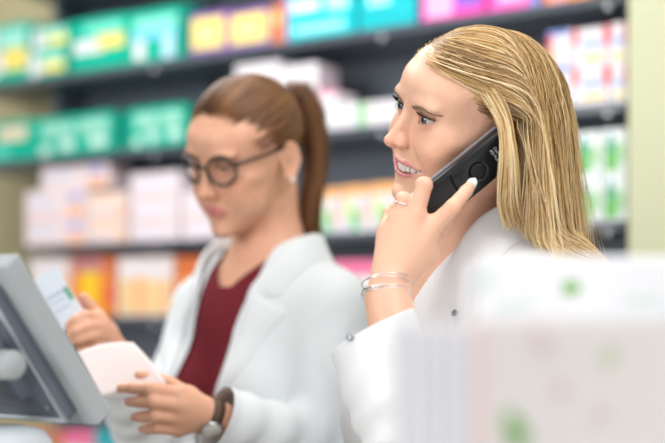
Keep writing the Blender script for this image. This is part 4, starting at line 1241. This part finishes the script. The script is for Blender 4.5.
# ------------------------------------------------------------------ cordless phone
m_black = plain("black_phone_plastic", (.012, .013, .017), rough=.32, spec=.5)
m_black_matt = plain("matt_black_rubber", (.008, .008, .010), rough=.6)
m_phone_edge = plain("silver_phone_trim", (.35, .36, .40), rough=.3, metal=.7)
m_print = plain("white_print", (.75, .76, .78), rough=.6)
pt = at(512, 141, 1.548); pb = at(421, 215, 1.562)
xa = unit(pt - pb); nn = np.array((.30, -.88, -.36)); nn = unit(nn - xa * nn.dot(xa)); wa_ = np.cross(nn, xa)   # long axis, face outwards, width
phone = empty("cordless_phone", tuple((pt + pb) / 2))
tag(phone, "black cordless phone held to the blonde woman's ear", "phone")
MP = np.eye(4); MP[:3, 0] = xa; MP[:3, 1] = np.cross(nn, xa); MP[:3, 2] = nn; MP[:3, 3] = (pt + pb) / 2
phone.matrix_world = Matrix(MP.tolist())
Lp = float(np.linalg.norm(pt - pb))
def phone_part(name, fn, lo, hi, h, mat):
    v, q = mesh_sdf(fn, lo, hi, h); v = relax(v, q, 1, .4)
    return mesh_np(name, v, q, mat, phone)
def rbox(p, c, s, r):
    q = np.abs(p - np.asarray(c, f32)) - (np.asarray(s, f32) - r)
    return nrm(np.maximum(q, 0)) + np.minimum(q.max(1), 0) - r
hl_, hw_ = Lp / 2, .0245
def ph_body(p):
    w = hw_ * (1 - .10 * (p[:, 0] / hl_)**2)
    q = p.copy(); q[:, 1] = p[:, 1] * hw_ / w; q[:, 2] = p[:, 2] + .004 * (p[:, 0] / hl_)**2
    d = rbox(q, (0, 0, -.002), (hl_, hw_, .0095), .0075)
    disc = np.maximum(np.sqrt((p[:, 0] - .016)**2 + p[:, 1]**2) - .0115, np.abs(p[:, 2] - .0075) - .0018)
    d = smax(d, -disc, .0008)
    seam = np.maximum(np.abs(np.sqrt((p[:, 0] - .035)**2 + p[:, 1]**2) - .052) - .0006, np.maximum(p[:, 0] + .004, np.abs(p[:, 2] - .008) - .003))
    return smax(d, -seam, .0006)
phone_part("back_shell", ph_body, (-.085, -.03, -.02), (.085, .03, .014), .0011, m_black)
def ph_trim(p): return np.maximum(rbox(p, (0, 0, -.0125), (hl_ * .985, hw_ * .985, .0035), .003), -rbox(p, (0, 0, -.0125), (hl_ * .93, hw_ * .86, .01), .003))
phone_part("side_trim", ph_trim, (-.085, -.03, -.02), (.085, .03, .0), .0013, m_phone_edge)
MB().lathe([(.009, 0), (.0098, .0004), (.0098, .0012), (.0085, .0016), (.001, .0017)], 28, None, (.016, 0, .0058)).build("round_button", m_black_matt, phone, True)
def flat_text(name, body, size, M, mat, parent, align='LEFT'):
    cu = bpy.data.curves.new(name, 'FONT'); cu.body = body; cu.size = size; cu.align_x = align; cu.extrude = size * .012
    o = bpy.data.objects.new(name, cu); COL.objects.link(o)
    dg = bpy.context.evaluated_depsgraph_get(); me = bpy.data.meshes.new_from_object(o.evaluated_get(dg))
    COL.objects.unlink(o); bpy.data.objects.remove(o); bpy.data.curves.remove(cu)
    me.materials.append(mat) if not me.materials else me.materials.__setitem__(0, mat)
    t = bpy.data.objects.new(name, me); link(t, parent); t.matrix_local = M
    return t
# lettering runs across the shell
tx = Matrix(((0, 1, 0, .046), (-1, 0, 0, .012), (0, 0, 1, .0068), (0, 0, 0, 1)))
tx2 = Matrix(((0, 1, 0, .0405), (-1, 0, 0, .012), (0, 0, 1, .0070), (0, 0, 0, 1)))
flat_text("lettering", "OpenStage", .0052, tx, m_print, phone)
flat_text("lettering", "M3 Plus", .0052, tx2, m_print, phone)
# ------------------------------------------------------------------ jewellery and watch
def ring_obj(name, c, axis, r, tube, mat, label, cat, group=None, tilt=(0, 0), sq=1.0, wide=None):
    c = np.array(c, float); ax = unit(np.array(axis) + np.array((tilt[0], tilt[1], 0)))
    a = unit(np.cross(ax, (0, 1, 0))); b_ = np.cross(ax, a)
    pts = [V(a * r * math.cos(t) + b_ * r * sq * math.sin(t)) for t in np.linspace(0, 2 * math.pi, 49)[:-1]]
    o = MB().tube(pts, tube, 8, closed=True).build(name, mat, None, True); o.location = c
    tag(o, label, cat, group); return o
axA = unit(wrA - elA)
for i, (vv, tl, rr, lb) in enumerate(((282.5, (.10, .16), .0275, "uppermost thin silver bangle on the blonde woman's wrist"), (285.0, (.22, .12), .0279, "second thin silver bangle from the hand"),
                                      (292.0, (.20, .04), .0277, "third thin silver bangle from the hand"), (294.5, (.26, .06), .0281, "fourth thin silver bangle from the hand"),
                                      (297.0, (.24, .10), .0283, "lowest thin silver bangle, nearest the white cuff"))):
    ring_obj("bangle", at(386.5, vv, 1.4995), axA, rr + .0012, .00062, m_silver, lb, "bracelet", "silver bangles on the wrist", tl, .92)
rj = HA['fingers'][2][0]
ring_obj("finger_ring", rj[0] + (rj[1] - rj[0]) * .80, unit(rj[1] - rj[0]), .0100, .0008, m_silver, "thin silver ring on the finger beside the phone's lower end", "ring")

watch = empty("wristwatch", tuple(at(203, 424, 1.80))); tag(watch, "wristwatch with steel case on the brunette woman's wrist", "watch")
def wpart(mb, name, mat):
    o = mb.build(name, mat, watch, True); o.location = -V(watch.location); return o
axB = unit(wrB - elB); wc = wrB - axB * .000
a_ = unit(np.cross(axB, (0, 0, 1))); b_ = np.cross(axB, a_)
vs, fs = [], []
for k, t in enumerate(np.linspace(0, 2 * math.pi, 41)[:-1]):
    for j, (w, r) in enumerate(((-.008, .0268), (.008, .0268), (.008, .0288), (-.008, .0288))):
        vs.append(V(wc + axB * w + a_ * r * math.cos(t) + b_ * r * math.sin(t)))
for k in range(40):
    for j in range(4): fs.append((k * 4 + j, k * 4 + (j + 1) % 4, ((k + 1) % 40) * 4 + (j + 1) % 4, ((k + 1) % 40) * 4 + j))
wpart(MB().add(vs, fs), "strap", plain("brown_watch_strap", (.10, .055, .03), rough=.6))
cn = unit(np.array((-.1, -.85, -.45)) - axB * np.dot((-.1, -.85, -.45), axB)); cc_ = wc + cn * .0292
Mw = V(cn).to_track_quat('Z', 'Y').to_matrix()
case_o = wpart(MB().lathe([(.013, -.003), (.0155, -.001), (.0158, .003), (.0142, .005)], 28, Mw, cc_), "case", m_chrome)
MB().lathe([(.0138, .0042), (.0138, .0054), (.001, .0056)], 28, Mw, cc_).build("dial", plain("pale_watch_dial", (.62, .62, .58), rough=.2), case_o, True)

# ------------------------------------------------------------------ paper and box in the brunette's hands
m_paper, nt, b = new_mat("prescription_paper")
tc = nt.nodes.new("ShaderNodeTexCoord"); wv = nt.nodes.new("ShaderNodeTexWave"); wv.bands_direction = 'Y'; wv.inputs["Scale"].default_value = 7
nt.links.new(tc.outputs["UV"], wv.inputs["Vector"]); cr = nt.nodes.new("ShaderNodeValToRGB")
cr.color_ramp.elements[0].position = .0; cr.color_ramp.elements[0].color = (.74, .62, .60, 1); cr.color_ramp.elements[1].position = .35; cr.color_ramp.elements[1].color = (.78, .69, .68, 1)
nt.links.new(wv.outputs["Fac"], cr.inputs["Fac"]); nt.links.new(cr.outputs["Color"], b.inputs["Base Color"]); b.inputs["Roughness"].default_value = .7
q4 = [at(76, 353, 1.835), at(133, 343, 1.825), at(167, 384, 1.783), at(97, 398, 1.770)]
n = 14; pv = []
for j in range(n):
    for i in range(n):
        s, t = i / (n - 1), j / (n - 1)
        p = (q4[0] * (1 - s) + q4[1] * s) * (1 - t) + (q4[3] * (1 - s) + q4[2] * s) * t
        p = p + np.array((0, 0, 1)) * (.006 * math.sin(s * 3.0) * (1 - t) + .004 * math.sin(t * 3.1)) ; pv.append(p)
pf = [[j * n + i, j * n + i + 1, (j + 1) * n + i + 1, (j + 1) * n + i] for j in range(n - 1) for i in range(n - 1)]
po = mesh_np("prescription_sheet", np.array(pv), pf, m_paper, origin=q4[0]); tag(po, "pale pink sheet of paper held in the brunette woman's left hand", "paper")
uvl = po.data.uv_layers.new(name="UVMap")
for lp in po.data.loops:
    uvl.data[lp.index].uv = ((lp.vertex_index % n) / (n - 1), (lp.vertex_index // n) / (n - 1))
md = po.modifiers.new("thick", 'SOLIDIFY'); md.thickness = .0004
La = unit(at(45, 276, 1.900) - at(75, 324, 1.886)); Wa = at(57, 272, 1.897) - at(33, 280, 1.890); Wa = unit(Wa - La * Wa.dot(La)); Na = np.cross(Wa, La)
bo = MB().box((0, 0, 0), (.044, .020, .090), None, .001).build("medicine_box", box_mat("held_white_carton", (.60, .66, .74), [(.15, .8, .55, .62, (.42, .48, .60)), (.15, .7, .44, .50, (.48, .54, .64)), (.15, .75, .30, .36, (.48, .54, .64)), (.80, .97, .38, .62, (.10, .35, .22))]))
Mb = np.eye(4); Mb[:3, 0] = Wa; Mb[:3, 1] = np.cross(La, Wa); Mb[:3, 2] = La; Mb[:3, 3] = at(59, 301, 1.893); bo.matrix_world = Matrix(Mb.tolist())
tag(bo, "small white medicine box held in the brunette woman's right hand", "medicine box")

# ------------------------------------------------------------------ counter
m_counter = plain("white_counter_laminate", (.74, .74, .72), rough=.3); m_cfront = plain("light_wood_counter_front", (.50, .36, .22), rough=.5, noise=.15, nscale=9)
ctr = empty("service_counter", (0, .95, 0)); tag(ctr, "white topped service counter in front of the two women", "counter")
def cpart(mb, name, mat): o = mb.build(name, mat, ctr); o.location = -V(ctr.location); return o
cpart(MB().box((0, .95, 1.03), (2.6, .86, .04), None, .004), "counter_top", m_counter)
cpart(MB().box((0, .95, .50), (2.5, .74, 1.00), None, .004), "counter_body", m_cfront)

# ------------------------------------------------------------------ monitor seen from behind
m_mon = plain("silver_grey_plastic", (.40, .43, .445), rough=.42); m_mon_dark = plain("blue_grey_plastic", (.115, .14, .175), rough=.4); m_screen = plain("dark_screen_glass", (.02, .022, .025), rough=.08)
m_mon_light = plain("pale_silver_plastic", (.55, .60, .64), rough=.35)
yawm, tm = math.radians(38), math.radians(37.0)
nb = np.array((-math.sin(yawm), -math.cos(yawm), 0)); bx_ = np.array((math.cos(yawm), -math.sin(yawm), 0)); ey = math.cos(tm) * np.array((0, 0, 1)) + math.sin(tm) * nb; nz = np.cross(bx_, ey)
Cm = at(99, 427, 1.40)
mon = empty("monitor", (0, 0, 0)); tag(mon, "grey monitor on the counter seen from behind", "monitor")
Mm = np.eye(4); Mm[:3, 0] = bx_; Mm[:3, 1] = ey; Mm[:3, 2] = nz; Mm[:3, 3] = Cm; mon.matrix_world = Matrix(Mm.tolist())
Hm, Wm = 0.212, .36
MB().box((-Wm / 2, Hm / 2, -.013), (Wm, Hm, .026), None, .004).build("bezel", m_mon, mon)
MB().box((-Wm / 2, Hm / 2, -.0265), (Wm - .03, Hm - .03, .002)).build("screen", m_screen, mon)
def mon_back(p): return smin(rbox(p, (-Wm / 2, Hm / 2, .004), (Wm / 2 - .020, Hm / 2 - .018, .012), .008), rbox(p, (-Wm / 2, Hm / 2, .010), (Wm / 2 - .055, Hm / 2 - .05, .020), .010), .006)
v, q = mesh_sdf(mon_back, (-Wm - .01, -.01, -.012), (.01, Hm + .01, .04), .0026); bc_o = mesh_np("back_cover", v, q, m_mon_dark, mon)
fr = [(-.024, .022), (-.024, Hm - .022), (-Wm + .024, Hm - .022), (-Wm + .024, .022)]
MB().tube([V((x, y, .0165)) for x, y in fr], .0036, 8, closed=True).build("rim_trim", m_mon_light, bc_o, True)
for x in (-.045, -.062, -.079): MB().box((x, .012, .001), (.008, .006, .004)).build("button", m_mon_dark, mon)
MB().lathe([(.003, 0), (.0036, .0012), (.0022, .002)], 12, None, (-.040, .040, .0165)).build("screw", m_chrome, bc_o, True)
MB().lathe([(.003, 0), (.0036, .0012), (.0022, .002)], 12, None, (-.040, Hm - .04, .0165)).build("screw", m_chrome, bc_o, True)
# hinge barrel and stand
hx, hy, hz = -.014, .116, .038
MB().tube([V((hx, hy, hz)), V((hx - .004, hy, hz)), V((hx - .17, hy, hz))], [.0135, .0155, .0155], 24).build("hinge", m_mon, mon, True)
MB().box((hx - .085, hy, hz - .022), (.10, .03, .022), None, .003).build("hinge_plate", m_mon, mon)
def mon_w(p): return Cm + bx_ * p[0] + ey * p[1] + nz * p[2]
hw = mon_w((hx - .06, hy, hz))
Minv = mon.matrix_world.inverted()
def world_part(mb, name, mat, smooth=True):
    o = mb.build(name, mat, mon, smooth); o.matrix_parent_inverse = Minv; return o
arm_b = np.array((hw[0] + .006, hw[1] - .004, 1.235))
world_part(MB().tube([V(hw + np.array((0, 0, .0))), V(hw * .5 + arm_b * .5 + np.array((-.012, 0, 0))), V(arm_b), V((arm_b[0], arm_b[1], 1.15))], [.012, .0125, .014, .02], 14), "stand_arm", m_mon_light)
world_part(MB().lathe([(.085, 1.050), (.085, 1.062), (.080, 1.066), (.062, 1.19), (.058, 1.222), (.050, 1.233), (.034, 1.238)], 36, None, (arm_b[0] + .012, arm_b[1], 0)), "stand_base", m_mon_light)

# ------------------------------------------------------------------ booklets and display carton in the foreground
m_bk_side = plain("booklet_page_edges", (.78, .78, .83), rough=.7); 
def booklet_mat(name, base): return plain(name, base, rough=.45)
m_bk = booklet_mat("pale_pink_booklet", (.94, .89, .88)); m_bk_cover2 = plain("rosy_booklet_spine", (.82, .66, .64), rough=.5)
m_leaf_g = plain("printed_leaf_green", (.22, .50, .12), rough=.5); m_leaf_p = plain("printed_petal_rose", (.88, .74, .72), rough=.5); m_leaf_y = plain("printed_leaf_olive", (.74, .78, .60), rough=.5); m_leaf_t = plain("printed_leaf_mint", (.70, .83, .77), rough=.5)
d1 = unit(np.array((-.60, .80, 0))); d2 = unit(np.array((.80, .60, 0))); K0 = at(488, HOR, .78); K0[2] = 1.0505
nbk, tb = 15, .0062
mesh_b = None
for i in range(nbk):
    o0 = K0 + d1 * (i * tb) + d2 * (.0016 * math.sin(i * 2.3))
    M4 = np.eye(4); M4[:3, 0] = d2; M4[:3, 1] = d1; M4[:3, 3] = o0
    root = empty("booklet", (0, 0, 0)); root.matrix_world = Matrix(M4.tolist())
    last = (i == 0)
    tag(root, "front booklet with pink flower cover in the foreground stack" if last else "pale upright booklet behind the front one in the foreground stack", "booklet", "upright booklets on the counter")
    hh = .2985 - .0012 * (i % 3)
    if mesh_b is None or last:
        pass
    MB().box((.105, tb * .5 - .0004, hh / 2), (.2075, tb - .0018, hh - .002)).build("pages", m_bk_side, root)
    MB().box((.105, .0004, hh / 2), (.21, .0007, hh)).build("cover", m_bk if not last else m_bk, root)
    MB().box((.105, tb - .0010, hh / 2), (.21, .0007, hh)).build("cover", m_bk, root)
    MB().box((-.0004, tb / 2, hh / 2), (.0008, tb - .0010, hh)).build("spine", m_bk_cover2 if i < 2 else m_bk_side, root)
    if last: front_bk = root
def leaf_flat(cx, cz, w, h, ang, mat, parent, y=-.0004, name="printed_leaf"):
    pts = []
    for t in np.linspace(0, 2 * math.pi, 17)[:-1]:
        x = w * math.cos(t); z = h * math.sin(t) * (1 - .35 * abs(math.sin(t))) 
        pts.append((cx + x * math.cos(ang) - z * math.sin(ang), y, cz + x * math.sin(ang) + z * math.cos(ang)))
    n = len(pts); back = [(p[0], p[1] + .0003, p[2]) for p in pts]
    return mesh_np(name, np.array(pts + back), [list(range(n)), list(range(2 * n - 1, n - 1, -1))] + [[i, n + i, n + (i + 1) % n, (i + 1) % n] for i in range(n)], mat, parent, False)
def on_plane(u, v, o, ex, n):
    """photo position -> (along ex, height) on a vertical plane through o"""
    d = at(u, v, 1.0) - np.array((0, 0, CAMZ)); c = np.array((0, 0, CAMZ)); k = ((o - c) @ n) / (d @ n); p = c + d * k
    return float((p - o) @ ex), float(p[2] - o[2])
nrm2 = np.array((d2[1], -d2[0], 0))
for (u, v_, w, h, a, m) in ((512, 428, .006, .018, .2, m_leaf_g), (520, 438, .006, .014, -.6, m_leaf_g), (545, 349, .012, .007, .5, m_leaf_p), (560, 390, .010, .010, 0, m_leaf_p), (609, 357, .009, .012, .3, m_leaf_y), (600, 415, .012, .008, .3, m_leaf_p), (535, 335, .008, .008, .1, m_leaf_p)):
    x, z = on_plane(u, v_, K0, d2, nrm2); leaf_flat(x, z, w, h, a, m, front_bk)
ct = empty("display_carton", tuple(at(479, HOR, 1.0)[:2]) + (1.0505,)); tag(ct, "tall white display carton with green leaf print behind the foreground booklets", "carton")
m_ct = plain("white_lavender_carton", (.88, .89, .93), rough=.45)
MB().box((.17, .07, .1745), (.34, .14, .349), None, .003).build("carton_body", m_ct, ct)
o_ct = np.array(ct.location)
for (u, v_, w, h, a, m) in ((571, 288, .007, .009, .2, m_leaf_g), (486, 281, .004, .014, .1, m_leaf_t), (515, 306, .016, .005, .2, m_leaf_t), (640, 300, .015, .004, 0, m_leaf_t)):
    x, z = on_plane(u, v_, o_ct, np.array((1, 0, 0)), np.array((0, 1, 0))); leaf_flat(x, z, w, h, a, m, ct)
